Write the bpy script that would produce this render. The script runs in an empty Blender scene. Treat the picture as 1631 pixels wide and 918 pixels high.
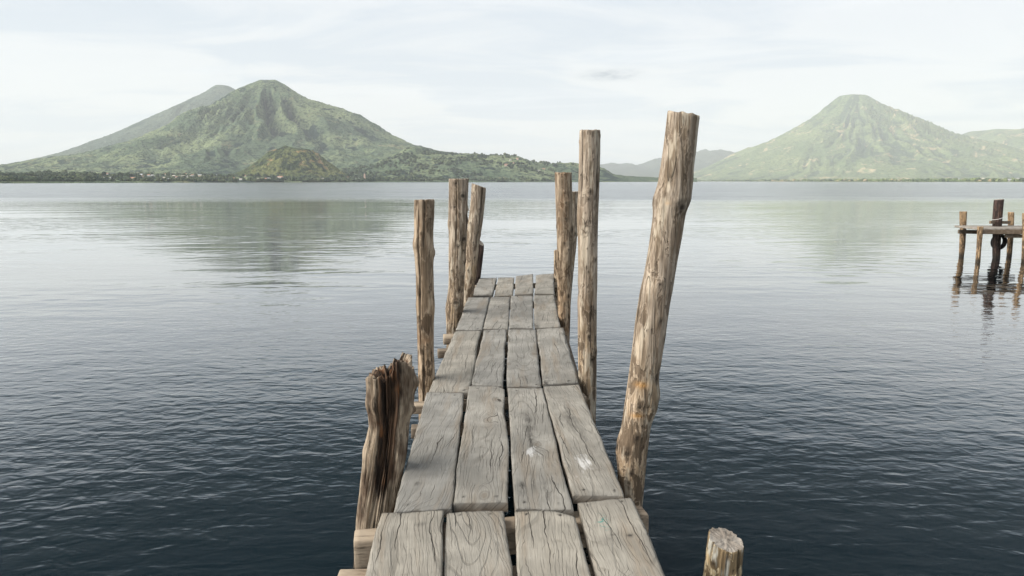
import bpy, bmesh, math, random
import numpy as np
from mathutils import Vector

random.seed(7)
rng = np.random.default_rng(11)
scene = bpy.context.scene
col = scene.collection

# ------------------------------------------------------------------ camera model
W, H = 1631.0, 918.0
F = 1100.0
CAMZ = 2.15
DECK = 0.57
YH = 288.7
CX, CY = W / 2, H / 2
P = math.atan((CY - YH) / F)
cp, sp = math.cos(P), math.sin(P)


def ray(px, py):
    a = (px - CX) / F
    b = (CY - py) / F
    return np.array([a, cp + b * sp, -sp + b * cp])


def plane_pt(px, py, z):
    d = ray(px, py)
    t = (z - CAMZ) / d[2]
    return np.array([d[0] * t, d[1] * t, z])


def depth_pt(px, py, Y):
    d = ray(px, py)
    t = Y / d[1]
    return np.array([d[0] * t, Y, CAMZ + d[2] * t])


cam_d = bpy.data.cameras.new('camera')
cam = bpy.data.objects.new('camera', cam_d)
col.objects.link(cam)
cam_d.sensor_width = 36
cam_d.lens = F / W * 36
cam_d.clip_start = 0.05
cam_d.clip_end = 60000
cam.location = (0, 0, CAMZ)
cam.rotation_euler = (math.pi / 2 - P, 0, 0)
scene.camera = cam


# ------------------------------------------------------------------ object helpers
def tag(o, label=None, cat=None, group=None, kind=None):
    if label: o['label'] = label
    if cat: o['category'] = cat
    if group: o['group'] = group
    if kind: o['kind'] = kind
    return o


def link(name, me, parent=None, mats=()):
    o = bpy.data.objects.new(name, me)
    col.objects.link(o)
    for m in mats:
        me.materials.append(m)
    if parent is not None:
        o.parent = parent
    return o


def empty(name, loc):
    o = bpy.data.objects.new(name, None)
    col.objects.link(o)
    o.location = loc
    o.empty_display_size = 0.2
    return o


def np_mesh(name, verts, faces, smooth=True, attrs=None, matidx=None, uv=None):
    """verts (n,3); faces = list of (k,m) int arrays (quads / tris)."""
    me = bpy.data.meshes.new(name)
    if not isinstance(faces, (list, tuple)):
        faces = [faces]
    nl = sum(f.size for f in faces)
    nf = sum(len(f) for f in faces)
    me.vertices.add(len(verts))
    me.vertices.foreach_set('co', np.ascontiguousarray(verts, dtype=np.float32).ravel())
    me.loops.add(nl)
    me.polygons.add(nf)
    li = np.concatenate([f.ravel() for f in faces]).astype(np.int32)
    tot = np.concatenate([np.full(len(f), f.shape[1]) for f in faces]).astype(np.int32)
    start = np.concatenate([[0], np.cumsum(tot)[:-1]]).astype(np.int32)
    me.loops.foreach_set('vertex_index', li)
    me.polygons.foreach_set('loop_start', start)
    me.polygons.foreach_set('loop_total', tot)
    sm = np.full(nf, bool(smooth)) if np.isscalar(smooth) or isinstance(smooth, bool) else np.asarray(smooth, bool)
    me.polygons.foreach_set('use_smooth', sm)
    if matidx is not None:
        me.polygons.foreach_set('material_index', np.asarray(matidx, np.int32))
    me.update(calc_edges=True)
    for k, v in (attrs or {}).items():
        a = me.attributes.new(k, 'FLOAT', 'POINT')
        a.data.foreach_set('value', np.asarray(v, np.float32))
    if uv is not None:
        l = me.uv_layers.new(name='UVMap')
        l.data.foreach_set('uv', np.asarray(uv, np.float32)[li].ravel())
    me.validate()
    return me


def grid_quads(nr, nc, wrap=False, off=0):
    r = np.arange(nr - 1)[:, None]
    c = np.arange(nc if wrap else nc - 1)[None, :]
    c2 = (c + 1) % nc
    a = r * nc + c
    b = r * nc + c2
    d = (r + 1) * nc + c2
    e = (r + 1) * nc + c
    return np.stack([a, b, d, e], -1).reshape(-1, 4) + off


# ------------------------------------------------------------------ noise
def _hash(ix, iy, seed):
    h = (ix.astype(np.int64) * 374761393 + iy.astype(np.int64) * 668265263 + seed * 1442695041) & 0xFFFFFFFF
    h = ((h ^ (h >> 13)) * 1274126177) & 0xFFFFFFFF
    h = h ^ (h >> 16)
    return h


def pn(x, y, seed=0):
    x = np.asarray(x, float); y = np.asarray(y, float)
    x, y = np.broadcast_arrays(x, y)
    x0 = np.floor(x); y0 = np.floor(y)
    fx = x - x0; fy = y - y0
    u = fx * fx * fx * (fx * (fx * 6 - 15) + 10)
    v = fy * fy * fy * (fy * (fy * 6 - 15) + 10)

    def g(dx, dy):
        a = _hash(x0 + dx, y0 + dy, seed) / 4294967296.0 * 2 * math.pi
        return np.cos(a) * (fx - dx) + np.sin(a) * (fy - dy)
    n0 = g(0, 0) * (1 - u) + g(1, 0) * u
    n1 = g(0, 1) * (1 - u) + g(1, 1) * u
    return (n0 * (1 - v) + n1 * v) * 1.4


def fbm(x, y, seed=0, octs=4, gain=0.5):
    s = 0; a = 1.0
    for i in range(octs):
        s = s + a * pn(x * 2 ** i, y * 2 ** i, seed + i * 17)
        a *= gain
    return s


def ridged(x, y, seed=0, octs=3, gain=0.5):
    s = 0; a = 1.0
    for i in range(octs):
        s = s + a * (1 - 2 * np.sqrt(pn(x * 2 ** i, y * 2 ** i, seed + i * 13) ** 2 + 0.004))
        a *= gain
    return s


def sstep(a, b, x):
    t = np.clip((x - a) / (b - a), 0, 1)
    return t * t * (3 - 2 * t)


# ------------------------------------------------------------------ node helpers
def new_mat(name):
    m = bpy.data.materials.new(name)
    m.use_nodes = True
    nt = m.node_tree
    nt.nodes.clear()
    return m, nt


def N(nt, t, ins=None, **kw):
    n = nt.nodes.new(t)
    for k, v in kw.items():
        setattr(n, k, v)
    for k, v in (ins or {}).items():
        s = n.inputs[k]
        if isinstance(v, bpy.types.NodeSocket):
            nt.links.new(v, s)
        else:
            s.default_value = v
    return n


def math_(nt, op, a, b=0.0, clamp=False):
    n = N(nt, 'ShaderNodeMath', {0: a, 1: b}, operation=op, use_clamp=clamp)
    return n.outputs[0]


def vmath(nt, op, a, b=(0, 0, 0)):
    n = N(nt, 'ShaderNodeVectorMath', {0: a, 1: b}, operation=op)
    return n.outputs[0]


def noise(nt, vec, scale, detail=2.0, rough=0.5, dist=0.0, out='Fac'):
    n = N(nt, 'ShaderNodeTexNoise', {'Vector': vec, 'Scale': scale, 'Detail': detail, 'Roughness': rough, 'Distortion': dist})
    return n.outputs[out]


def mrange(nt, v, a, b, c=0.0, d=1.0, interp='SMOOTHSTEP'):
    n = N(nt, 'ShaderNodeMapRange', {'Value': v, 'From Min': a, 'From Max': b, 'To Min': c, 'To Max': d}, interpolation_type=interp)
    return n.outputs[0]


def mix(nt, fac, a, b, blend='MIX'):
    n = nt.nodes.new('ShaderNodeMix')
    n.data_type = 'RGBA'
    n.blend_type = blend
    for s, v in ((n.inputs[0], fac), (n.inputs[6], a), (n.inputs[7], b)):
        if isinstance(v, bpy.types.NodeSocket):
            nt.links.new(v, s)
        else:
            s.default_value = v if not isinstance(v, tuple) or len(v) == 4 else (*v, 1)
    return n.outputs[2]


def rgb(c):
    return (c[0], c[1], c[2], 1.0)


def finish(nt, base, rough, height=None, bump=1.0, spec=0.3, dist=1.0):
    b = N(nt, 'ShaderNodeBsdfPrincipled', {'Base Color': base, 'Roughness': rough, 'Specular IOR Level': spec})
    if height is not None:
        bp = N(nt, 'ShaderNodeBump', {'Height': height, 'Strength': bump, 'Distance': dist})
        nt.links.new(bp.outputs[0], b.inputs['Normal'])
    o = N(nt, 'ShaderNodeOutputMaterial')
    nt.links.new(b.outputs[0], o.inputs[0])
    return b


def attr(nt, name):
    return N(nt, 'ShaderNodeAttribute', attribute_name=name).outputs['Fac']


# ------------------------------------------------------------------ materials
def mat_plank():
    m, nt = new_mat('weathered_plank_wood')
    uv = N(nt, 'ShaderNodeUVMap', uv_map='UVMap').outputs[0]
    info = N(nt, 'ShaderNodeObjectInfo')
    rnd = info.outputs['Random']
    off = N(nt, 'ShaderNodeCombineXYZ', {0: math_(nt, 'MULTIPLY', rnd, 37.0), 1: math_(nt, 'MULTIPLY', rnd, 91.0), 2: 0.0}).outputs[0]
    suv = N(nt, 'ShaderNodeSeparateXYZ', {0: uv})
    skew = math_(nt, 'MULTIPLY', math_(nt, 'SUBTRACT', math_(nt, 'FRACT', math_(nt, 'MULTIPLY', rnd, 7.31)), 0.5), 0.22)
    uvs = N(nt, 'ShaderNodeCombineXYZ', {0: math_(nt, 'ADD', suv.outputs[0], math_(nt, 'MULTIPLY', suv.outputs[1], skew)), 1: suv.outputs[1], 2: 0.0}).outputs[0]
    p = vmath(nt, 'ADD', uvs, off)
    # stretched along the length of the board
    ps = vmath(nt, 'MULTIPLY', p, (1.0, 0.10, 1.0))
    warp = N(nt, 'ShaderNodeTexNoise', {'Vector': p, 'Scale': 2.6, 'Detail': 2.0}).outputs['Color']
    warp = vmath(nt, 'MULTIPLY', vmath(nt, 'SUBTRACT', warp, (0.5, 0.5, 0.5)), (0.07, 0.03, 0))
    pw = vmath(nt, 'ADD', ps, warp)
    # drying cracks: narrow contour lines, broken up
    pu = N(nt, 'ShaderNodeSeparateXYZ', {0: p})
    pux, puy = pu.outputs[0], pu.outputs[1]
    vo = N(nt, 'ShaderNodeTexVoronoi', {'Vector': vmath(nt, 'ADD', vmath(nt, 'MULTIPLY', p, (1.0, 0.55, 0.0)), vmath(nt, 'MULTIPLY', warp, (0.25, 0.25, 0.0))), 'Scale': 3.1, 'Randomness': 1.0}, voronoi_dimensions='2D')
    kd_ = vo.outputs['Distance']
    kgate = mrange(nt, N(nt, 'ShaderNodeSeparateColor', {0: vo.outputs['Color']}).outputs[0], 0.58, 0.60)
    kbump = math_(nt, 'MULTIPLY', mrange(nt, kd_, 0.34, 0.0), kgate)
    kcore = math_(nt, 'MULTIPLY', mrange(nt, kd_, 0.075, 0.035), kgate)
    kring = math_(nt, 'MULTIPLY', math_(nt, 'MULTIPLY', mrange(nt, kd_, 0.055, 0.075), mrange(nt, kd_, 0.105, 0.08)), kgate)

    KB = kbump
    contour = noise(nt, pw, 3.2, 1.0, 0.4)
    rings = math_(nt, 'SINE', math_(nt, 'ADD', math_(nt, 'MULTIPLY', contour, 150.0), math_(nt, 'MULTIPLY', KB, 14.0)))
    ringmask = mrange(nt, rings, 0.70, 1.0)
    amp = mrange(nt, noise(nt, ps, 7.0, 2.0), 0.38, 0.68)
    ringmask = math_(nt, 'MULTIPLY', ringmask, amp)

    def cracks(lanes, wobble, wscale, thin, wide, run, cut0, cut1, seed):
        wob = noise(nt, vmath(nt, 'ADD', vmath(nt, 'MULTIPLY', p, (2.4, 0.9, 1.0)), (seed, seed * 1.7, 0)), wscale, 4.0, 0.55)
        lane = math_(nt, 'ADD', math_(nt, 'MULTIPLY', pux, lanes), math_(nt, 'MULTIPLY', wob, wobble))
        lane = math_(nt, 'ADD', lane, math_(nt, 'MULTIPLY', kbump, lanes * 0.085))
        fr = math_(nt, 'ABSOLUTE', math_(nt, 'SUBTRACT', math_(nt, 'FRACT', lane), 0.5))
        lid = math_(nt, 'MULTIPLY', math_(nt, 'FLOOR', lane), 3.17)
        seg = noise(nt, N(nt, 'ShaderNodeCombineXYZ', {0: lid, 1: math_(nt, 'MULTIPLY', puy, run), 2: seed}).outputs[0], 1.0, 2.0, 0.6)
        segm = mrange(nt, seg, cut0, cut1)
        wid = math_(nt, 'ADD', thin, math_(nt, 'MULTIPLY', segm, wide))
        c = mrange(nt, math_(nt, 'SUBTRACT', fr, wid), 0.0, 0.03, 1.0, 0.0)
        return math_(nt, 'MULTIPLY', c, mrange(nt, segm, 0.02, 0.4))
    crack = cracks(17.0, 2.6, 1.7, 0.0, 0.022, 1.3, 0.50, 0.70, 1.0)
    hair = cracks(62.0, 7.0, 2.2, 0.0, 0.055, 2.6, 0.47, 0.64, 5.0)
    crack = math_(nt, 'MAXIMUM', crack, math_(nt, 'MULTIPLY', hair, 0.55))
    fine = noise(nt, vmath(nt, 'MULTIPLY', p, (1.0, 0.045, 1.0)), 150.0, 3.0, 0.65)
    big = noise(nt, p, 3.0, 3.0, 0.6)
    spots = noise(nt, p, 9.0, 4.0, 0.65)
    base = mix(nt, mrange(nt, big, 0.35, 0.68), rgb((0.228, 0.217, 0.197)), rgb((0.335, 0.318, 0.288)))
    brn = noise(nt, vmath(nt, 'ADD', ps, (11.0, 2.0, 0)), 9.0, 4.0, 0.6)
    base = mix(nt, math_(nt, 'MULTIPLY', mrange(nt, brn, 0.50, 0.68), 0.5), base, rgb((0.235, 0.185, 0.135)))
    tint = mix(nt, rnd, rgb((0.92, 0.925, 0.93)), rgb((1.10, 1.05, 0.97)))
    base = mix(nt, 1.0, base, tint, 'MULTIPLY')
    base = mix(nt, math_(nt, 'MULTIPLY', mrange(nt, fine, 0.42, 0.66), 0.40), base, rgb((0.17, 0.155, 0.13)))
    base = mix(nt, math_(nt, 'MULTIPLY', ringmask, 0.42), base, rgb((0.125, 0.112, 0.092)))
    base = mix(nt, math_(nt, 'MULTIPLY', mrange(nt, spots, 0.60, 0.72), 0.45), base, rgb((0.15, 0.13, 0.105)))
    base = mix(nt, math_(nt, 'MULTIPLY', crack, 0.90), base, rgb((0.035, 0.029, 0.023)))
    base = mix(nt, math_(nt, 'MULTIPLY', kcore, 0.45), base, rgb((0.12, 0.09, 0.062)))
    base = mix(nt, math_(nt, 'MULTIPLY', kring, 0.32), base, rgb((0.07, 0.055, 0.04)))
    st = attr(nt, 'stain')
    stn = math_(nt, 'MULTIPLY', st, mrange(nt, noise(nt, vmath(nt, 'MULTIPLY', p, (1, 0.25, 1)), 26.0, 3.0, 0.7), 0.36, 0.60))
    base = mix(nt, math_(nt, 'MULTIPLY', stn, 0.85), base, rgb((0.045, 0.04, 0.034)))
    pa = attr(nt, 'paint')
    pan = math_(nt, 'MULTIPLY', mrange(nt, math_(nt, 'ADD', pa, math_(nt, 'MULTIPLY', math_(nt, 'SUBTRACT', noise(nt, vmath(nt, 'MULTIPLY', p, (1, 0.22, 1)), 34.0, 4.0, 0.7), 0.5), 2.6)), 0.35, 1.0), 0.55)
    base = mix(nt, pan, base, rgb((0.72, 0.71, 0.70)))
    te = attr(nt, 'teal')
    ten = math_(nt, 'MULTIPLY', te, mrange(nt, noise(nt, p, 60.0, 2.0), 0.53, 0.58))
    base = mix(nt, ten, base, rgb((0.06, 0.22, 0.19)))
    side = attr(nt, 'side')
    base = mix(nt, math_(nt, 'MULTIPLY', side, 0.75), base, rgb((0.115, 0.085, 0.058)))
    hgt = math_(nt, 'SUBTRACT', math_(nt, 'MULTIPLY', fine, 0.0022), math_(nt, 'MULTIPLY', ringmask, 0.0022))
    hgt = math_(nt, 'SUBTRACT', hgt, math_(nt, 'MULTIPLY', crack, 0.010))
    finish(nt, base, 0.82, hgt, 1.0, 0.22)
    return m


def mat_log(name, dry, tan, dark, rust=(0.30, 0.14, 0.05), rustamt=0.25):
    m, nt = new_mat(name)
    tc = N(nt, 'ShaderNodeTexCoord')
    obj = tc.outputs['Object']
    rnd = N(nt, 'ShaderNodeObjectInfo').outputs['Random']
    off = N(nt, 'ShaderNodeCombineXYZ', {0: math_(nt, 'MULTIPLY', rnd, 17.0), 1: math_(nt, 'MULTIPLY', rnd, 31.0), 2: math_(nt, 'MULTIPLY', rnd, 7.0)}).outputs[0]
    p = vmath(nt, 'ADD', obj, off)
    ps = vmath(nt, 'MULTIPLY', p, (1.0, 1.0, 0.13))
    wz = N(nt, 'ShaderNodeSeparateXYZ', {0: N(nt, 'ShaderNodeNewGeometry').outputs['Position']}).outputs[2]
    big = noise(nt, vmath(nt, 'MULTIPLY', p, (1, 1, 0.55)), 4.5, 3.0, 0.6)
    blot = noise(nt, vmath(nt, 'MULTIPLY', p, (1, 1, 0.42)), 15.0, 4.0, 0.65, 0.5)
    fine = noise(nt, vmath(nt, 'MULTIPLY', p, (1, 1, 0.07)), 85.0, 4.0, 0.7)
    grain = noise(nt, vmath(nt, 'MULTIPLY', p, (1, 1, 0.06)), 30.0, 3.0, 0.6, 0.2)
    crackn = noise(nt, vmath(nt, 'MULTIPLY', p, (1, 1, 0.03)), 15.0, 1.0, 0.4)
    fr = math_(nt, 'ABSOLUTE', math_(nt, 'SUBTRACT', math_(nt, 'FRACT', math_(nt, 'MULTIPLY', crackn, 4.5)), 0.5))
    crack = mrange(nt, fr, 0.010, 0.045, 1.0, 0.0)
    crack = math_(nt, 'MULTIPLY', crack, mrange(nt, noise(nt, vmath(nt, 'MULTIPLY', p, (1, 1, 0.3)), 5.0, 2.0), 0.42, 0.52))
    # sun-bleached grey high up, raw tan lower down
    up = mrange(nt, math_(nt, 'ADD', wz, math_(nt, 'MULTIPLY', math_(nt, 'SUBTRACT', big, 0.5), 1.8)), 0.6, 1.6)
    base = mix(nt, up, rgb(tan), rgb(dry))
    base = mix(nt, mrange(nt, grain, 0.38, 0.62, 0.0, 0.85), base, rgb([c * 0.36 for c in tan]))
    base = mix(nt, math_(nt, 'MULTIPLY', mrange(nt, big, 0.52, 0.72), rustamt), base, rgb(rust))
    # torn remains of inner bark: dark, with pale edges
    low = mrange(nt, wz, 1.5, 0.35, 0.0, 0.10)
    bsum = math_(nt, 'ADD', blot, low)
    edge = math_(nt, 'MULTIPLY', mrange(nt, bsum, 0.50, 0.545), mrange(nt, bsum, 0.60, 0.555))
    bl = mrange(nt, bsum, 0.565, 0.61)
    base = mix(nt, math_(nt, 'MULTIPLY', edge, 0.30), base, rgb([min(0.62, c * 1.5) for c in dry]))
    base = mix(nt, math_(nt, 'MULTIPLY', bl, mrange(nt, wz, 2.0, 0.6, 0.42, 0.85)), base, rgb(dark))
    base = mix(nt, math_(nt, 'MULTIPLY', mrange(nt, fine, 0.46, 0.66), 0.70), base, rgb(dark))
    pale = noise(nt, vmath(nt, 'MULTIPLY', vmath(nt, 'ADD', p, (5, 3, 1)), (1, 1, 0.25)), 16.0, 3.0, 0.6)
    base = mix(nt, math_(nt, 'MULTIPLY', mrange(nt, pale, 0.53, 0.63), 0.55), base, rgb([min(0.62, c * 1.7) for c in dry]))
    base = mix(nt, math_(nt, 'MULTIPLY', crack, 0.45), base, rgb((0.05, 0.037, 0.027)))
    kd = attr(nt, 'knot')
    base = mix(nt, math_(nt, 'MULTIPLY', kd, 0.9), base, rgb((0.028, 0.02, 0.014)))
    oc = attr(nt, 'ochre')
    base = mix(nt, math_(nt, 'MULTIPLY', oc, 0.7), base, rgb((0.55, 0.29, 0.09)))
    # dark wet band just above the water
    wet = mrange(nt, math_(nt, 'ADD', wz, math_(nt, 'MULTIPLY', blot, 0.16)), 0.24, 0.11)
    base = mix(nt, math_(nt, 'MULTIPLY', wet, 0.85), base, rgb((0.018, 0.015, 0.011)))
    h = math_(nt, 'ADD', math_(nt, 'MULTIPLY', fine, -0.006), math_(nt, 'MULTIPLY', grain, -0.014))
    h = math_(nt, 'SUBTRACT', h, math_(nt, 'MULTIPLY', bl, 0.004))
    h = math_(nt, 'SUBTRACT', h, math_(nt, 'MULTIPLY', crack, 0.008))
    rough = math_(nt, 'SUBTRACT', 0.85, math_(nt, 'MULTIPLY', wet, 0.5))
    finish(nt, base, rough, h, 1.0, 0.25)
    return m


def mat_endgrain():
    m, nt = new_mat('sawn_end_grain')
    obj = N(nt, 'ShaderNodeTexCoord').outputs['Object']
    n1 = noise(nt, obj, 30.0, 4.0, 0.7)
    n2 = noise(nt, obj, 8.0, 2.0)
    base = mix(nt, mrange(nt, n2, 0.35, 0.65), rgb((0.24, 0.205, 0.17)), rgb((0.40, 0.36, 0.315)))
    base = mix(nt, math_(nt, 'MULTIPLY', mrange(nt, n1, 0.5, 0.68), 0.6), base, rgb((0.10, 0.08, 0.065)))
    finish(nt, base, 0.9, math_(nt, 'MULTIPLY', n1, 0.012), 1.0, 0.2)
    return m


def mat_split():
    m, nt = new_mat('split_heartwood')
    obj = N(nt, 'ShaderNodeTexCoord').outputs['Object']
    ps = vmath(nt, 'MULTIPLY', obj, (1, 1, 0.06))
    a = noise(nt, ps, 26.0, 3.0, 0.6, 0.4)
    f = noise(nt, ps, 75.0, 4.0, 0.7)
    b = noise(nt, vmath(nt, 'MULTIPLY', obj, (1, 1, 0.35)), 11.0, 3.0, 0.6)
    r = noise(nt, vmath(nt, 'MULTIPLY', obj, (1, 1, 0.25)), 16.0, 2.0, 0.6)
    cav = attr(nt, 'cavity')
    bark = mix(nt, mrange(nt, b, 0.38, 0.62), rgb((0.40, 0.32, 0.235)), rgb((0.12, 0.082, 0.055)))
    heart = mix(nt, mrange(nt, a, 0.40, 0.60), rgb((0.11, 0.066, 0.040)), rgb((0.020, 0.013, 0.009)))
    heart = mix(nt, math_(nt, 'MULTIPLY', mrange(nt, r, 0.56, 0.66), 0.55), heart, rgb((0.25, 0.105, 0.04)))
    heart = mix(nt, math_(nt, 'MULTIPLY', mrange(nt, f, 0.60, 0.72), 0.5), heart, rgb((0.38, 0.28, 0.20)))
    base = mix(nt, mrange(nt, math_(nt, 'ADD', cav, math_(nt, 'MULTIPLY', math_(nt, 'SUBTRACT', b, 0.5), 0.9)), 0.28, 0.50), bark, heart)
    dk = noise(nt, vmath(nt, 'MULTIPLY', obj, (1, 1, 0.3)), 24.0, 4.0, 0.65)
    base = mix(nt, math_(nt, 'MULTIPLY', mrange(nt, dk, 0.54, 0.66), 0.7), base, rgb((0.04, 0.028, 0.02)))
    base = mix(nt, math_(nt, 'MULTIPLY', mrange(nt, f, 0.36, 0.28), 0.8), base, rgb((0.018, 0.012, 0.009)))
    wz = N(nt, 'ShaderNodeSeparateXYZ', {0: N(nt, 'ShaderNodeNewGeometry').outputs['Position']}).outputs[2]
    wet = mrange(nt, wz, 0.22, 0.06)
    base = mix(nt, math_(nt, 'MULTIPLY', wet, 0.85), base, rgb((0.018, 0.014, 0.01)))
    h = math_(nt, 'ADD', math_(nt, 'MULTIPLY', a, 0.016), math_(nt, 'MULTIPLY', f, 0.007))
    finish(nt, base, 0.82, h, 1.0, 0.25)
    return m


def mat_timber(name, c1, c2):
    m, nt = new_mat(name)
    obj = N(nt, 'ShaderNodeTexCoord').outputs['Object']
    g = noise(nt, vmath(nt, 'MULTIPLY', obj, (0.12, 1, 1)), 40.0, 4.0, 0.65)
    b = noise(nt, obj, 7.0, 3.0, 0.6)
    base = mix(nt, mrange(nt, b, 0.35, 0.65), rgb(c1), rgb(c2))
    base = mix(nt, math_(nt, 'MULTIPLY', mrange(nt, g, 0.50, 0.70), 0.7), base, rgb((0.05, 0.037, 0.026)))
    finish(nt, base, 0.85, math_(nt, 'MULTIPLY', g, 0.006), 1.0, 0.2)
    return m


def mat_plain(name, c, rough=0.8, var=0.25, scale=6.0):
    m, nt = new_mat(name)
    obj = N(nt, 'ShaderNodeTexCoord').outputs['Object']
    n = noise(nt, obj, scale, 3.0, 0.6)
    base = mix(nt, mrange(nt, n, 0.3, 0.7), rgb([x * (1 - var) for x in c]), rgb([min(0.9, x * (1 + var)) for x in c]))
    finish(nt, base, rough, math_(nt, 'MULTIPLY', n, 0.003), 1.0, 0.25)
    return m


def mat_mountain(name, trees, scrub, grass, bare, clear, scale=1.0):
    """trees/scrub/grass/bare colours; clear = how much open ground there is"""
    m, nt = new_mat(name)
    pos = N(nt, 'ShaderNodeNewGeometry').outputs['Position']
    p = vmath(nt, 'MULTIPLY', pos, (scale, scale, scale * 1.6))
    n1 = noise(nt, p, 0.0055, 5.0, 0.62)
    n2 = noise(nt, p, 0.022, 4.0, 0.65, 0.6)
    n3 = noise(nt, p, 0.085, 3.0, 0.7)
    n4 = noise(nt, vmath(nt, 'ADD', p, (531.0, 97.0, 0)), 0.011, 5.0, 0.70, 0.8)
    g = attr(nt, 'gully')
    base = mix(nt, mrange(nt, n1, 0.42, 0.60), rgb(scrub), rgb(grass))
    base = mix(nt, math_(nt, 'MULTIPLY', mrange(nt, math_(nt, 'ADD', n2, math_(nt, 'MULTIPLY', g, 0.30)), 0.49, 0.57), 0.95), base, rgb(trees))
    base = mix(nt, math_(nt, 'MULTIPLY', mrange(nt, n3, 0.50, 0.60), 0.75), base, rgb(trees))
    base = mix(nt, math_(nt, 'MULTIPLY', mrange(nt, n4, 0.64 - 0.08 * clear, 0.70 - 0.06 * clear), 0.75 * min(1, clear)), base, rgb(bare))
    h = math_(nt, 'ADD', math_(nt, 'MULTIPLY', n3, 9.0 / scale), math_(nt, 'MULTIPLY', n2, 16.0 / scale))
    finish(nt, base, 1.0, h, 1.0, 0.0)
    return m


def mat_water():
    m, nt = new_mat('lake_water')
    pos = N(nt, 'ShaderNodeNewGeometry').outputs['Position']
    sx = N(nt, 'ShaderNodeSeparateXYZ', {0: pos})
    y = sx.outputs[1]
    flat = vmath(nt, 'MULTIPLY', pos, (1, 1, 0))
    patch = noise(nt, vmath(nt, 'MULTIPLY', flat, (1, 0.6, 0)), 0.11, 3.0, 0.55, 0.5)
    patchfar = noise(nt, vmath(nt, 'MULTIPLY', flat, (0.35, 1, 0)), 0.035, 3.0, 0.55)
    yy = math_(nt, 'ADD', y, math_(nt, 'MULTIPLY', math_(nt, 'SUBTRACT', patchfar, 0.5), 60.0))
    far = mrange(nt, yy, 66.0, 92.0)
    near = mrange(nt, math_(nt, 'ADD', y, math_(nt, 'MULTIPLY', math_(nt, 'SUBTRACT', patch, 0.5), 9.0)), 14.0, 6.5)
    # small wind ripples
    rot = vmath(nt, 'MULTIPLY', flat, (0.72, 1.25, 0))
    r1 = noise(nt, rot, 7.0, 2.5, 0.5, 0.35)
    r2 = noise(nt, vmath(nt, 'ADD', vmath(nt, 'MULTIPLY', flat, (0.55, 1.1, 0)), (7, 3, 0)), 2.1, 1.5, 0.4, 0.25)
    sw = noise(nt, vmath(nt, 'MULTIPLY', flat, (0.35, 1.0, 0)), 0.62, 1.0, 0.4)
    a1 = math_(nt, 'ADD', math_(nt, 'MULTIPLY', near, 0.0072), 0.0016)
    a1 = math_(nt, 'ADD', a1, math_(nt, 'MULTIPLY', far, 0.02))
    a1 = math_(nt, 'MULTIPLY', a1, mrange(nt, patch, 0.3, 0.7, 0.6, 1.4, 'LINEAR'))
    a2 = math_(nt, 'ADD', math_(nt, 'MULTIPLY', near, 0.0025), mrange(nt, y, 7.0, 20.0, 0.0032, 0.0115))
    a2 = math_(nt, 'ADD', a2, math_(nt, 'MULTIPLY', far, 0.06))
    streak = noise(nt, vmath(nt, 'MULTIPLY', flat, (0.22, 1.0, 0)), 0.16, 3.0, 0.6, 0.8)
    a2 = math_(nt, 'MULTIPLY', a2, mrange(nt, streak, 0.38, 0.62, 0.30, 2.3))
    h = math_(nt, 'ADD', math_(nt, 'MULTIPLY', r1, a1), math_(nt, 'MULTIPLY', r2, a2))
    h = math_(nt, 'ADD', h, math_(nt, 'MULTIPLY', sw, 0.009))
    rough = math_(nt, 'ADD', 0.03, math_(nt, 'MULTIPLY', far, 0.19))
    bp = N(nt, 'ShaderNodeBump', {'Height': h, 'Strength': 1.0, 'Distance': 1.0})
    b = N(nt, 'ShaderNodeBsdfPrincipled', {'Base Color': rgb((0.0012, 0.0060, 0.0085)), 'Roughness': rough, 'IOR': 1.28,
                                           'Specular IOR Level': 0.5, 'Coat Weight': 1.0, 'Coat IOR': 1.28, 'Coat Roughness': rough})
    nt.links.new(bp.outputs[0], b.inputs['Normal'])
    nt.links.new(bp.outputs[0], b.inputs['Coat Normal'])
    o = N(nt, 'ShaderNodeOutputMaterial')
    nt.links.new(b.outputs[0], o.inputs[0])
    return m


M_PLANK = mat_plank()
M_LOG_GREY = mat_log('log_bleached', (0.385, 0.315, 0.245), (0.45, 0.325, 0.205), (0.105, 0.075, 0.05), rustamt=0.12)
M_LOG_TAN = mat_log('log_brown', (0.34, 0.265, 0.19), (0.38, 0.265, 0.165), (0.085, 0.056, 0.034), rustamt=0.35)
M_LOG_PALE = mat_log('log_pale_yellow', (0.70, 0.54, 0.33), (0.76, 0.57, 0.33), (0.13, 0.09, 0.05), rustamt=0.1)
M_LOG_DARK = mat_log('log_tarred', (0.075, 0.048, 0.04), (0.06, 0.042, 0.034), (0.02, 0.015, 0.013), rustamt=0.2)
M_LOG_FAR = mat_log('log_golden', (0.36, 0.245, 0.14), (0.34, 0.235, 0.14), (0.10, 0.07, 0.045), rustamt=0.15)
M_END = mat_endgrain()
M_SPLIT = mat_split()
M_BEAM = mat_timber('beam_timber', (0.26, 0.20, 0.145), (0.36, 0.29, 0.215))
M_BEAM_MID = mat_timber('beam_timber_brown', (0.17, 0.125, 0.088), (0.24, 0.185, 0.135))
M_BEAM_DARK = mat_timber('beam_timber_old', (0.13, 0.10, 0.075), (0.20, 0.16, 0.12))
M_BEAM_GREY = mat_timber('deck_board_grey', (0.36, 0.33, 0.29), (0.24, 0.21, 0.18))
M_RUBBER = mat_plain('old_rubber', (0.018, 0.017, 0.017), 0.7)
M_ROPE = mat_plain('white_cord', (0.65, 0.63, 0.6))
M_CARVE = mat_plain('carved_groove', (0.045, 0.033, 0.024), 0.95)
M_WATER = mat_water()
M_MTN_L = mat_mountain('volcano_forest', (0.016, 0.036, 0.033), (0.100, 0.138, 0.084), (0.215, 0.25, 0.135), (0.34, 0.28, 0.16), 0.55)
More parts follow.
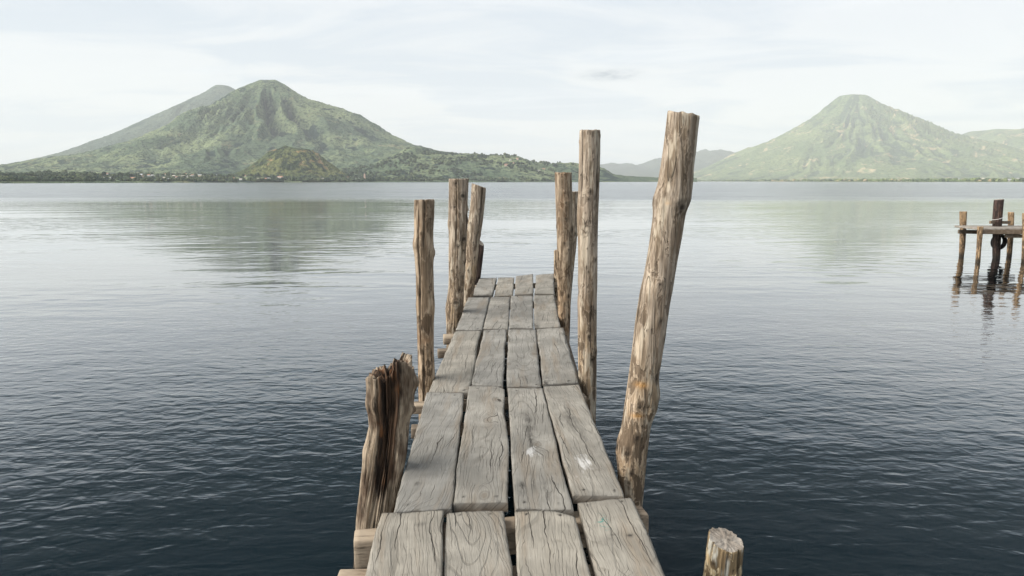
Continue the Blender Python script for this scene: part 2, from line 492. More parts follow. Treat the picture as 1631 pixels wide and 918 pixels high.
M_MTN_B = mat_mountain('volcano_slopes_far', (0.035, 0.058, 0.05), (0.07, 0.098, 0.075), (0.11, 0.135, 0.095), (0.20, 0.18, 0.14), 0.4, 0.6)
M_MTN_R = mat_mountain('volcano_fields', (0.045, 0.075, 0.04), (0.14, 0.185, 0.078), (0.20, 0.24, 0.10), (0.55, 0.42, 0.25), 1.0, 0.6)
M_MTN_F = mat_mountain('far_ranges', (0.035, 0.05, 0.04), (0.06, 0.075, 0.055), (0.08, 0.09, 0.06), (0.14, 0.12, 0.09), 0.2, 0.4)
M_HILL = mat_mountain('hill_scrub', (0.022, 0.038, 0.020), (0.085, 0.105, 0.042), (0.16, 0.17, 0.065), (0.48, 0.30, 0.15), 0.85, 1.6)
M_TREES = mat_mountain('shore_trees', (0.024, 0.042, 0.032), (0.058, 0.082, 0.045), (0.12, 0.14, 0.068), (0.10, 0.10, 0.05), 0.0, 2.0)


# ------------------------------------------------------------------ world, sun, view
SUN_EL = math.radians(31)
SUN_AZ = math.radians(-100)            # from +Y (the view direction) towards -X, a little behind the camera
sdir = Vector((math.sin(SUN_AZ) * math.cos(SUN_EL), math.cos(SUN_AZ) * math.cos(SUN_EL), math.sin(SUN_EL)))
world = bpy.data.worlds.new('World')
scene.world = world
world.use_nodes = True
nt = world.node_tree
nt.nodes.clear()
sky = N(nt, 'ShaderNodeTexSky', sky_type='NISHITA', sun_disc=False, sun_elevation=SUN_EL, sun_rotation=SUN_AZ,
        altitude=1500.0, air_density=1.0, dust_density=2.0, ozone_density=1.0)
skyc = vmath(nt, 'MULTIPLY', sky.outputs[0], (0.10, 0.10, 0.10))
gen = N(nt, 'ShaderNodeTexCoord').outputs['Generated']
sep = N(nt, 'ShaderNodeSeparateXYZ', {0: gen})
z = math_(nt, 'MAXIMUM', sep.outputs[2], 0.0)
zz = math_(nt, 'ADD', z, 0.13)
proj = N(nt, 'ShaderNodeCombineXYZ', {0: math_(nt, 'DIVIDE', sep.outputs[0], zz), 1: math_(nt, 'DIVIDE', sep.outputs[1], zz), 2: 0.0}).outputs[0]
cl = noise(nt, vmath(nt, 'MULTIPLY', vmath(nt, 'ADD', proj, (0.4, 2.3, 0)), (0.75, 1.25, 1)), 1.0, 5.0, 0.58, 0.7)
cl2 = noise(nt, vmath(nt, 'MULTIPLY', vmath(nt, 'ADD', proj, (4.3, 1.7, 0)), (0.35, 1.0, 1)), 2.2, 4.0, 0.6, 0.4)
ramp = N(nt, 'ShaderNodeValToRGB', {'Fac': z})
cr = ramp.color_ramp
cr.elements[0].position = 0.0; cr.elements[0].color = (0.86, 0.85, 0.80, 1)
cr.elements[1].position = 1.0; cr.elements[1].color = (0.62, 0.65, 0.68, 1)
for pos_, c in ((0.10, (0.865, 0.862, 0.838)), (0.22, (0.805, 0.825, 0.838)), (0.255, (0.78, 0.82, 0.85)), (0.32, (0.46, 0.62, 0.76)), (0.45, (0.60, 0.68, 0.74)), (0.55, (0.60, 0.645, 0.69))):
    e = cr.elements.new(pos_); e.color = (*c, 1)
veil = mix(nt, mrange(nt, cl, 0.42, 0.60, 0.0, 0.62), ramp.outputs[0], rgb((0.50, 0.585, 0.68)))
veil = mix(nt, mrange(nt, cl2, 0.52, 0.70, 0.0, 0.40), veil, rgb((0.92, 0.93, 0.93)))
# one small grey cloudlet low over the lake, right of the middle
cdir = depth_pt(972, 120, 100.0) - np.array([0, 0, CAMZ]); cdir = cdir / np.linalg.norm(cdir)
dv = vmath(nt, 'SUBTRACT', gen, tuple(float(c) for c in cdir))
dv = vmath(nt, 'MULTIPLY', dv, (1 / 0.045, 0.0, 1 / 0.0085))
dl = N(nt, 'ShaderNodeVectorMath', {0: dv}, operation='LENGTH').outputs['Value']
cn = noise(nt, vmath(nt, 'MULTIPLY', gen, (30, 30, 120)), 1.0, 4.0, 0.6)
cm = math_(nt, 'MULTIPLY', mrange(nt, dl, 1.35, 0.2), mrange(nt, cn, 0.35, 0.6, 0.25, 1.0))
cm = math_(nt, 'MULTIPLY', cm, mrange(nt, sep.outputs[1], 0.0, 0.1))
veil = mix(nt, math_(nt, 'MULTIPLY', cm, 0.95), veil, rgb((0.36, 0.40, 0.44)))
final = mix(nt, mrange(nt, cl, 0.3, 0.7, 0.80, 0.93), skyc, veil)
added_dark_sky = mrange(nt, math_(nt, 'ADD', z, math_(nt, 'MULTIPLY', math_(nt, 'SUBTRACT', cl, 0.5), 0.05)), 0.268, 0.365)  # dark sky patch added ahead, above the view, so near water reflects darker
added_dark_sky = math_(nt, 'MULTIPLY', added_dark_sky, mrange(nt, z, 0.98, 0.72))
added_dark_sky = math_(nt, 'MULTIPLY', added_dark_sky, mrange(nt, sep.outputs[1], -0.15, 0.35))
final = mix(nt, added_dark_sky, final, rgb((0.003, 0.040, 0.075)))
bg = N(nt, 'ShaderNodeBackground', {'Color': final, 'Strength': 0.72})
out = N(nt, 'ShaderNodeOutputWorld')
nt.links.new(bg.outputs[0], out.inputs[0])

sun_d = bpy.data.lights.new('sun', 'SUN')
sun_d.energy = 4.6
sun_d.angle = math.radians(65)
sun_d.color = (1.0, 0.95, 0.87)
sun = bpy.data.objects.new('sun', sun_d)
col.objects.link(sun)
sun.rotation_euler = sdir.to_track_quat('Z', 'Y').to_euler()

vs = scene.view_settings
vs.view_transform = 'Standard'
vs.look = 'None'
vs.exposure = 0.78
vs.gamma = 1.0
scene.render.engine = 'CYCLES'
cy = scene.cycles
cy.use_denoising = True
cy.max_bounces = 6
cy.diffuse_bounces = 2
cy.glossy_bounces = 3
cy.volume_bounces = 3
cy.transparent_max_bounces = 8
cy.sample_clamp_indirect = 6.0

# ------------------------------------------------------------------ water and air
s = 15000.0
wv = np.array([(-s, -2500, 0), (s, -2500, 0), (s, 14500, 0), (-s, 14500, 0)], float)
water = link('water', np_mesh('water', wv, np.array([[0, 1, 2, 3]]), False), None, [M_WATER])
tag(water, 'calm grey-blue lake water, pale far out and dark near the walkway', 'lake water', kind='structure')

hv = []
for zc in (-1.6, 800.0):
    hv += [(-15500, -3000, zc), (15500, -3000, zc), (15500, 15000, zc), (-15500, 15000, zc)]
hf = np.array([[0, 3, 2, 1], [4, 5, 6, 7], [0, 1, 5, 4], [1, 2, 6, 5], [2, 3, 7, 6], [3, 0, 4, 7]])
mh, nt = new_mat('haze_air')
pv = N(nt, 'ShaderNodeVolumePrincipled', {'Color': rgb((0.915, 0.948, 0.972)), 'Density': 1.2e-4, 'Anisotropy': 0.0})
o_ = N(nt, 'ShaderNodeOutputMaterial')
nt.links.new(pv.outputs[0], o_.inputs['Volume'])
haze = link('haze', np_mesh('haze', np.array(hv, float), hf, False), None, [mh])
tag(haze, 'pale morning haze hanging over the lake and mountains', 'haze', kind='stuff')


# ------------------------------------------------------------------ mountains
def fan_mesh(name, px0, px1, dpx, d0, d1, nd, hfun, mat):
    """terrain sheet whose vertices thin out with distance; heights come from world coordinates"""
    pxs = np.arange(px0, px1 + dpx, dpx)
    ds = d0 * (d1 / d0) ** (np.linspace(0, 1, nd))
    X = (pxs[None, :] - CX) / F * ds[:, None] * cp
    Y = np.repeat(ds[:, None], len(pxs), 1)
    Z, G = hfun(X, Y)
    v = np.stack([X, Y, Z], -1).reshape(-1, 3)
    # drop quads that lie wholly under water
    q = grid_quads(nd, len(pxs))
    zq = v[q][:, :, 2].max(1)
    q = q[zq > -0.8]
    used, inv = np.unique(q, return_inverse=True)
    me = np_mesh(name, v[used], inv.reshape(-1, 4), True, {'gully': G.reshape(-1)[used]})
    return link(name, me, None, [mat])


def pxx(px, D):
    return (px - CX) / F * D * cp


def hpx(py, D):
    b = (CY - py) / F
    return CAMZ + D * (-sp + b * cp) / (cp + b * sp)


def cone(X, Y, pxs, D, left, right, front, seed, gamp=24.0, nang=9.0, fb=14.0, can=2.6, wav=190.0):
    """left/right: silhouette as (dx px, py) lists; front: (dx px, py)"""
    xs = depth_pt(pxs, left[0][1], D)[0]
    prof = []
    for pr, sg in ((left, -1), (front, 0), (right, 1)):
        if sg:
            r = np.array([max(0.0, sg * (depth_pt(pxs + sg * a, b, D)[0] - xs)) for a, b in pr])
        else:
            r = np.array([a for a, b in pr]) * D * cp / F
        r = np.maximum.accumulate(r + np.arange(len(r)) * 1e-3)
        h = np.array([hpx(b, D) for a, b in pr])
        prof.append((r, h))
    dx = X - xs; dy = Y - D
    # warp for a natural outline
    wx = dx
    r = np.hypot(wx, dy)
    th = np.arctan2(dy, wx)                      # right = 0, front = -pi/2, left = +-pi
    c = np.cos(th)
    hl = np.interp(r, *prof[0]); hf_ = np.interp(r, *prof[1]); hr = np.interp(r, *prof[2])
    wl = sstep(0.25, 1.0, -c); wr = sstep(0.25, 1.0, c)
    wf = 1 - wl - wr
    h = hl * wl + hf_ * wf + hr * wr
    top = prof[0][1][0]
    t = np.clip(h / top, 0, 1)
    rr = r / (prof[0][0][-1])
    g = ridged(th * nang / 2 + 0.9 * fbm(X / (wav * 2), Y / (wav * 2), seed + 5, 3), rr * 2.4 + 3.0, seed, 3, 0.55)
    g = g * (0.55 + 0.6 * sstep(-0.5, 0.6, fbm(X / (wav * 2.2), Y / (wav * 2.2), seed + 8, 2)))
    env = np.clip(t, 0, 1) ** 0.75 * sstep(0.97, 0.62, t)
    env = env * (1 - 0.75 * sstep(0.40, 0.86, np.abs(c)))
    h = h + (g - 0.62) * gamp * env
    h = h + fbm(X / wav, Y / wav, seed + 40, 4, 0.55) * fb * sstep(0.98, 0.7, t) * sstep(0.04, 0.28, t) * (1 - 0.7 * sstep(0.40, 0.86, np.abs(c)))
    h = h + fbm(X / (wav * 0.085), Y / (wav * 0.085), seed + 80, 2, 0.6) * can * sstep(1.02, 0.85, t)
    return h, np.clip(0.5 - g, -1, 1)


L1 = [(0, 127.5), (15, 128), (25, 133), (50, 145), (93, 173), (139, 201), (185, 225), (246, 246.5), (295, 257), (338, 267), (399, 274.5), (430, 276.5), (520, 281), (650, 287)]
R1p = [(0, 127.5), (9, 127.4), (22, 134), (42, 148), (59, 158), (85, 165.6), (118, 183), (140, 190.6), (172, 208), (194, 221), (227, 232), (250, 237.5), (300, 247), (350, 255), (420, 264), (500, 279), (600, 287)]
F1p = [(0, 127.5), (30, 137), (60, 159), (100, 190), (150, 220), (200, 242), (260, 260), (330, 273), (400, 281), (450, 285), (600, 287.6)]

ridge_px = np.array([520, 560, 600, 640, 665, 680, 697, 720, 746, 781, 815, 830, 842, 852, 862, 879, 923, 945, 955, 968, 995, 1020, 1050, 1070, 1090])
ridge_py = np.array([284, 276, 262, 248, 241, 239, 241.6, 244, 245.8, 250, 250.5, 252, 256, 262, 264, 265, 266.6, 268.5, 271.5, 279, 281.6, 282.5, 284, 287, 291])


def shore_left(X, Y):
    px = CX + X / (Y * cp) * F
    return np.interp(px, [-600, -200, 0, 150, 300, 450, 600, 800, 950, 1060], [560, 600, 680, 800, 980, 1150, 1300, 1500, 1650, 1800]), px


def h_left(X, Y):
    h1, g = cone(X, Y, 430, 2600, L1, R1p, F1p, 3, 78.0, 9.5, 28.0, 3.4)
    D = 2000.0
    rx = pxx(ridge_px, D); rh = np.array([hpx(b, D) for b in ridge_py])
    ph = np.interp(X, rx, rh, left=0, right=-6)
    cross = sstep(-620, -40, Y - D) * (1 - 0.6 * sstep(60, 700, Y - D))
    rg = ridged(X / 150.0 + 0.3 * fbm(X / 200, Y / 200, 9, 2), Y / 420.0, 61, 3, 0.5)
    h2 = ph * cross + (rg - 0.5) * 11.0 * sstep(8, 45, ph) * cross * (1 - 0.75 * sstep(-120, 0, Y - D))
    h2 = h2 + fbm(X / 17.0, Y / 17.0, 77, 2, 0.6) * 2.6 * sstep(2, 14, ph)
    k = 14.0
    hm = np.maximum(h1, h2) + np.maximum(k - np.abs(h1 - h2), 0) ** 2 / (4 * k)
    sd, px = shore_left(X, Y)
    sd = sd + 26 * fbm(X / 90, X / 400, 33, 3)
    d = Y - sd
    plain = 1.2 + np.clip(d, 0, 330) * 0.030 + np.clip(d - 330, 0, 1500) * 0.0015 + fbm(X / 110, Y / 110, 21, 3) * 4.0 * sstep(20, 200, d)
    hm = np.maximum(hm * sstep(0, 250, d), plain)
    hm = np.where(d < 0, -1 + 0 * d, np.minimum(hm, -0.5 + d * 0.35))
    G = np.where(h2 > h1, 0.35 * (0.45 - rg), g)
    return hm, G


tag(fan_mesh('volcano', -420, 1110, 2.0, 400, 3500, 430, h_left, M_MTN_L),
    'tall green forested volcano rising left of the lake with gullied shaded right flank', 'volcano', kind='structure')

C2L = [(0, 136.4), (11, 136.8), (29, 150.6), (48, 161), (93, 187), (158, 222.6), (216, 249), (280, 268), (360, 283), (430, 288)]
C2R = [(0, 136.4), (11, 137.4), (26, 146), (50, 158), (90, 180), (140, 210), (200, 240), (300, 275), (400, 288)]


def h_back(X, Y):
    return cone(X, Y, 354, 4400, C2L, C2R, C2L, 23, 34.0, 13.0, 16.0, 3.0, 260.0)


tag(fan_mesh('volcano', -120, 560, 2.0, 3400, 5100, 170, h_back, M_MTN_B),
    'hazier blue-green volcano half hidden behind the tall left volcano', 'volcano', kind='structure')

C3L = [(0, 233.5), (6, 231.5), (15, 237), (30, 242), (44, 256), (60, 268), (85, 280), (110, 288)]
C3R = [(0, 233.5), (8, 236), (34, 239), (46, 246), (60, 258), (80, 273), (100, 282), (120, 289)]
C3F = [(0, 234), (20, 240), (40, 249), (60, 262), (80, 274), (105, 284), (130, 290)]


def h_cinder(X, Y):
    return cone(X, Y, 460, 1500, C3L, C3R, C3F, 52, 5.0, 8.0, 6.0, 2.4, 70.0)


tag(fan_mesh('hill', 340, 590, 1.0, 1310, 1560, 110, h_cinder, M_HILL),
    'small round scrubby cone hill with orange bare patches below the tall left volcano', 'hill', kind='structure')

RL = [(0, 150.5), (12, 151), (26, 152.8), (44, 167), (68, 188), (104, 209), (135, 226), (167, 236), (186, 245), (210, 256), (240, 269), (262, 276), (285, 284), (310, 290)]
RR = [(0, 150.5), (16, 153.5), (37, 168.6), (76, 188), (121, 211), (136, 219), (166, 228), (200, 240), (250, 258), (330, 278), (420, 290)]
RF = [(0, 150.5), (16, 153), (40, 170), (75, 193), (115, 215), (160, 237), (210, 257), (260, 272), (310, 283), (350, 288), (500, 289)]
r2_px = np.array([1440, 1480, 1512, 1530, 1545, 1552, 1562, 1576.5, 1591.5, 1631, 1700, 1800, 1950, 2100])
r2_py = np.array([290, 240, 219, 214, 209.5, 208.6, 211, 215, 222, 222, 224, 230, 236, 240])


def h_right(X, Y):
    h1, g = cone(X, Y, 1364.5, 6000, RL, RR, RF, 88, 112.0, 17.0, 34.0, 3.0, 370.0)
    D = 6800.0
    rx = pxx(r2_px, D); rh = np.array([hpx(b, D) for b in r2_py])
    ph = np.interp(X, rx, rh, left=-30)
    cross = sstep(-3600, -50, Y - D)
    rg = ridged(X / 520.0, Y / 1300.0, 44, 3, 0.5)
    h2 = ph * cross * (1 - 0.5 * sstep(40, 700, Y - D)) + (rg - 0.9) * 55.0 * sstep(20, 300, ph) * cross * (1 - 0.85 * sstep(-700, 0, Y - D))
    k = 14.0
    hm = np.maximum(h1, h2) + np.maximum(k - np.abs(h1 - h2), 0) ** 2 / (4 * k)
    px = CX + X / (Y * cp) * F
    sd = np.interp(px, [1060, 1085, 1130, 1250, 1400, 1631, 2000], [5300, 4700, 3600, 2700, 2000, 1500, 1200]) + 60 * fbm(X / 300, X / 900, 12, 3)
    d = Y - sd
    plain = 1.0 + np.clip(d, 0, 6000) * 0.0016 + fbm(X / 300, Y / 300, 29, 3) * 3 * sstep(60, 500, d)
    hm = np.maximum(hm * sstep(0, 600, d), plain)
    return np.where(d < 0, -1.0, np.minimum(hm, -0.5 + d * 0.25)), g


tag(fan_mesh('volcano', 1040, 2060, 2.0, 1150, 7500, 350, h_right, M_MTN_R),
    'pale green conical volcano with tan field patches at the right side of the lake', 'volcano', kind='structure')

f_px = np.array([900, 930, 955, 977, 997, 1017, 1034, 1052, 1080, 1105.5, 1124, 1151.5, 1175, 1200, 1260])
f_py = np.array([272, 269, 266, 264, 268, 265, 259, 257.7, 251, 245.8, 245, 247.6, 246, 252, 270])


def h_far(X, Y):
    D = 8200.0
    ph = np.interp(X, pxx(f_px, D), [hpx(b, D) for b in f_py], left=0, right=0)
    cross = sstep(-2600, -30, Y - D)
    rg = ridged(X / 420.0 + 0.4 * fbm(X / 600, Y / 600, 3, 2), Y / 1500.0, 5, 3, 0.5)
    h = ph * cross + (rg - 0.5) * 60.0 * cross * (1 - 0.85 * sstep(-400, 0, Y - D)) + fbm(X / 90, Y / 90, 6, 2) * 4
    return np.where(Y > D + 100, h - 200, h), 0.5 - rg


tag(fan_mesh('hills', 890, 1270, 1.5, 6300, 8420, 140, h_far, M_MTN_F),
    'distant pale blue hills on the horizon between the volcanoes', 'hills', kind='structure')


# ------------------------------------------------------------------ trees along the shore (uncountable mass)
def ico(sub):
    bm = bmesh.new()
    bmesh.ops.create_icosphere(bm, subdivisions=sub, radius=1.0)
    v = np.array([x.co[:] for x in bm.verts]); f = np.array([[x.index for x in fc.verts] for fc in bm.faces])
    bm.free()
    return v, f


def forest(name, pts, sizes, mat, label):
    bv, bf = ico(2)
    n0 = len(bv)
    V = []; Fc = []
    for i, (p, sz) in enumerate(zip(pts, sizes)):
        k = i % 9
        nz = 1 + 0.38 * pn(bv[:, 0] * 2.1 + k * 7.3, bv[:, 1] * 2.1 + bv[:, 2] * 1.7, 100 + k)
        v = bv * nz[:, None]
        a = (i * 2.399) % 6.283
        ca, sa = math.cos(a), math.sin(a)
        v = np.stack([v[:, 0] * ca - v[:, 1] * sa, v[:, 0] * sa + v[:, 1] * ca, v[:, 2]], -1)
        v = v * np.array([sz[0], sz[0], sz[1]]) + p + np.array([0, 0, sz[1] * 0.65])
        V.append(v); Fc.append(bf + i * n0)
    V = np.concatenate(V); Fc = np.concatenate(Fc)
    me = np_mesh(name, V, Fc, True, {'gully': np.zeros(len(V))})
    return tag(link(name, me, None, [mat]), label, 'forest', kind='stuff')


def scatter_left(n):
    px = np.concatenate([rng.uniform(-400, 760, int(n * 0.85)), rng.uniform(760, 930, n - int(n * 0.85))])
    t = rng.uniform(0, 1, n) ** 1.6
    X0 = (px - CX) / F * cp
    sd = np.interp(px, [-600, -200, 0, 150, 300, 450, 600, 800, 950, 1060], [560, 600, 680, 800, 980, 1150, 1300, 1500, 1650, 1800])
    Y = sd + 6 + t * (500 + 0 * px)
    X = X0 * Y
    sd2, _ = shore_left(X, Y)
    Y = np.maximum(Y, sd2 + 26 * fbm(X / 90, X / 400, 33, 3) + 5)
    X = X0 * Y
    Z, _ = h_left(X, Y)
    clump = fbm(X / 60, Y / 60, 71, 3)
    keep = (clump > -0.15 + 0.4 * np.clip((px - 600) / 300, 0, 1)) & ~((px > 150) & (px < 395) & (rng.uniform(0, 1, n) < 0.6))
    return np.stack([X, Y, Z], -1)[keep]


pts = scatter_left(15000)
sc = np.clip(rng.normal(1.0, 0.28, len(pts)), 0.5, 1.8) * (0.25 + 0.75 * np.clip(pts[:, 1] / 1000, 0.4, 1.4))
sizes = np.stack([2.0 * sc, 1.7 * sc * rng.uniform(0.7, 1.4, len(pts))], -1)
forest('shoreline_forest', pts, sizes, M_TREES, 'dark green band of trees along the left shore below the volcano')

n = 2600
px = rng.uniform(1075, 2000, n)
sd = np.interp(px, [1060, 1085, 1130, 1250, 1400, 1631, 2000], [5300, 4700, 3600, 2700, 2000, 1500, 1200])
Y = sd + 60 + rng.uniform(0, 1, n) ** 2 * 900
X = (px - CX) / F * Y * cp
Z, _ = h_right(X, Y)
keep = (Z > 0.3) & (fbm(X / 200, Y / 200, 91, 3) > -0.15)
pts = np.stack([X, Y, Z], -1)[keep]
sc = np.clip(rng.normal(1.0, 0.3, len(pts)), 0.5, 1.9)
forest('shoreline_forest', pts, np.stack([4.2 * sc, 3.4 * sc], -1), M_MTN_R, 'sparse pale green trees along the right shore below the conical volcano')

# ------------------------------------------------------------------ houses on the far shore
HW = [mat_plain('house_wall_white', (0.56, 0.54, 0.51), 0.9, 0.06), mat_plain('house_wall_pink', (0.60, 0.42, 0.34), 0.9, 0.06),
      mat_plain('house_wall_ochre', (0.58, 0.45, 0.30), 0.9, 0.06)]
HR = [mat_plain('roof_tin', (0.42, 0.42, 0.43), 0.6, 0.1), mat_plain('roof_tile', (0.42, 0.22, 0.15), 0.9, 0.15), mat_plain('roof_pale', (0.50, 0.45, 0.38), 0.8, 0.1)]
_house_cache = {}


def house_meshes(wi, ri):
    if (wi, ri) in _house_cache:
        return _house_cache[(wi, ri)]
    w, d, h, g = 0.5, 0.4, 0.55, 0.25
    v = np.array([(-w, -d, -.6), (w, -d, -.6), (w, d, -.6), (-w, d, -.6), (-w, -d, h), (w, -d, h), (w, d, h), (-w, d, h), (-w, 0, h + g), (w, 0, h + g)])
    q = np.array([[0, 1, 5, 4], [1, 2, 6, 5], [2, 3, 7, 6], [3, 0, 4, 7]])
    t = np.array([[5, 6, 9], [7, 4, 8]])
    wall = np_mesh('house', v, [q, t], False)
    wall.materials.append(HW[wi])
    e = 0.06
    rv = []
    for zt in (0.0, 0.05):
        rv += [(-w - e, -d - e, h - 0.03 + zt), (w + e, -d - e, h - 0.03 + zt), (w + e, 0, h + g + 0.01 + zt), (-w - e, 0, h + g + 0.01 + zt),
               (w + e, d + e, h - 0.03 + zt), (-w - e, d + e, h - 0.03 + zt)]
    rv = np.array(rv)
    rq = np.array([[0, 3, 2, 1], [3, 5, 4, 2], [6, 7, 8, 9], [9, 8, 10, 11], [0, 1, 7, 6], [4, 5, 11, 10], [1, 2, 8, 7], [2, 4, 10, 8], [3, 0, 6, 9], [5, 3, 9, 11]])
    roof = np_mesh('roof', rv, rq, False)
    roof.materials.append(HR[ri])
    _house_cache[(wi, ri)] = (wall, roof)
    return wall, roof


def house(px, Y, hfun, size, wi, ri, label, group):
    X = pxx(px, Y)
    zz, _ = hfun(np.array([[X]]), np.array([[float(Y)]]))
    zz = float(zz[0, 0])
    wm, rm = house_meshes(wi, ri)
    o = bpy.data.objects.new('house', wm); col.objects.link(o)
    o.location = (X, Y, zz); o.scale = (size * random.uniform(0.9, 1.6), size, size * random.uniform(0.75, 1.15))
    o.rotation_euler = (0, 0, random.uniform(-0.5, 0.5))
    r = bpy.data.objects.new('roof', rm); col.objects.link(r); r.parent = o
    names = {0: 'white', 1: 'pinkish', 2: 'ochre'}
    tag(o, label.format(names[wi]), 'house', group)
    return o


def shore_d(px):
    return float(np.interp(px, [-600, -200, 0, 150, 300, 450, 600, 800, 950, 1060], [560, 600, 680, 800, 980, 1150, 1300, 1500, 1650, 1800]))


village = [(165, 130), (171, 230), (178, 150), (184, 300), (212, 90), (226, 170), (233, 260), (238, 200), (244, 230), (262, 160), (266, 330), (270, 70), (278, 280), (283, 210), (287, 250), (292, 225), (295, 330), (299, 240), (303, 205),
           (307, 290), (310, 90), (314, 250), (317, 320), (320, 275), (323, 240), (327, 300), (331, 250), (334, 350), (338, 260), (342, 290), (346, 255), (351, 330), (358, 150), (365, 240), (372, 130), (378, 300), (384, 80), (391, 210)]
for i, (px, dd) in enumerate(village):
    wi = [0, 0, 0, 1, 0, 2][i % 6]
    house(px, shore_d(px) + dd, h_left, random.uniform(3.2, 5.4), wi, [2, 0, 1][(i * 5) % 3],
          'tiny {} village house among the dark trees at the foot of the left volcano', 'houses at the foot of the left volcano')
for i, px in enumerate([412, 420, 428, 444, 447, 506, 512, 556, 569, 574]):
    wi = [0, 2, 0, 1][i % 4]
    house(px, shore_d(px) + random.uniform(45, 160), h_left, random.uniform(4.5, 6.5), wi, [2, 1, 0][i % 3],
          'tiny {} lakeside house on the shore below the small cone hill', 'houses below the cone hill')
for i, (px, dd) in enumerate([(806, 190), (813, 240), (818, 215), (824, 260), (858, 160), (866, 190)]):
    wi = [1, 0, 2][i % 3]
    house(px, shore_d(px) + dd, h_left, random.uniform(3.6, 5.2), wi, [1, 2, 1][i % 3],
          'tiny {} house on the low green headland near the middle posts', 'houses on the low headland')
for i in range(34):
    px = random.choice([random.uniform(1510, 1640), random.uniform(1420, 1640)])
    Y = float(np.interp(px, [1250, 1400, 1631, 2000], [2700, 2000, 1500, 1200])) + random.uniform(120, 420)
    wi = random.choice([0, 0, 2, 1])
    house(px, Y, h_right, random.uniform(6, 9), wi, random.choice([0, 2, 2, 1]),
          'tiny {} house in the pale town on the right shore below the conical volcano', 'houses of the right shore town')
# slim brick-red tower on the left shore
Yt = shore_d(581) + 130
zt, _ = h_left(np.array([[pxx(581, Yt)]]), np.array([[Yt]]))
tw = []
for z0, z1, w_ in ((-1, 9.0, 1.5), (9.0, 9.6, 1.9), (9.6, 12.2, 1.2), (12.2, 12.6, 1.5)):
    tw.append((z0, z1, w_))
bm = bmesh.new()
for z0, z1, w_ in tw:
    r = bmesh.ops.create_cube(bm, size=1.0)
    for v in r['verts']:
        v.co.x *= w_ * 2; v.co.y *= w_ * 2; v.co.z = z0 if v.co.z < 0 else z1
me = bpy.data.meshes.new('tower'); bm.to_mesh(me); bm.free()
tower = link('tower', me, None, [HW[1]])
tower.location = (pxx(581, Yt), Yt, float(zt[0, 0]))
tag(tower, 'slim pinkish tower standing on the far shore right of the small cone hill', 'tower')


# ------------------------------------------------------------------ the walkway
def bar_mesh(name, p0, p1, w, h, mat_list, jitter=0.004, seg=14, round_=0.0):
    """timber from p0 to p1 (centre line), w across, h high, slightly irregular with eased edges"""
    p0 = np.array(p0, float); p1 = np.array(p1, float)
    ax = p1 - p0; L = np.linalg.norm(ax); ax /= L
    up = np.array([0, 0, 1.0])
    if abs(ax[2]) > 0.9: up = np.array([0, 1.0, 0])
    sd = np.cross(ax, up); sd /= np.linalg.norm(sd)
    up = np.cross(sd, ax)
    k = 24
    th = np.arange(k) / k * 2 * math.pi
    e = 2.0 / (2.0 + 8.0 * (1 - round_))
    cx = np.sign(np.cos(th)) * np.abs(np.cos(th)) ** e * w / 2
    cz = np.sign(np.sin(th)) * np.abs(np.sin(th)) ** e * h / 2
    V = []
    sd_ = random.randint(0, 999)
    ts = np.concatenate([[0, 0.004 / L], np.linspace(0.02, 0.98, seg), [1 - 0.004 / L, 1]])
    for i, t in enumerate(ts):
        sc_ = 0.93 if i in (0, len(ts) - 1) else 1.0
        j = 1 + jitter * 4 * pn(np.full(k, t * L * 3) + sd_, np.cos(th) * 1.2 + np.sin(th) * 2, sd_)
        V.append(p0[None] + ax * t * L + sd[None] * (cx * sc_ * j)[:, None] + up[None] * (cz * sc_ * j)[:, None])
    V = np.concatenate(V)
    n = len(ts)
    q = grid_quads(n, k, True)
    c0 = len(V); V = np.concatenate([V, [p0 - ax * 0.0005, p1 + ax * 0.0005]])
    i_ = np.arange(k); i2 = (i_ + 1) % k
    t1 = np.stack([np.full(k, c0), i2, i_], -1)
    t2 = np.stack([np.full(k, c0 + 1), (n - 1) * k + i_, (n - 1) * k + i2], -1)
    return V, [q, np.concatenate([t1, t2])]


def origin_link(name, V, faces, mats, parent=None, parent_loc=None, origin=None, **kw):
    """puts the object's origin at `origin` (default centroid) so object coordinates are local"""
    if origin is None:
        origin = V.mean(0)
    me = np_mesh(name, V - origin, faces, **kw)
    o = link(name, me, parent, mats)
    o.location = Vector(origin) - (Vector(parent_loc) if parent_loc is not None else Vector((0, 0, 0)))
    return o


jl = plane_pt(800, 700, 0.0)
jetty_loc = (float(jl[0]), float(jl[1]), 0.0)
jetty = empty('walkway', jetty_loc)
tag(jetty, 'weathered grey plank walkway, four boards wide, leading out over the lake', 'wooden walkway')

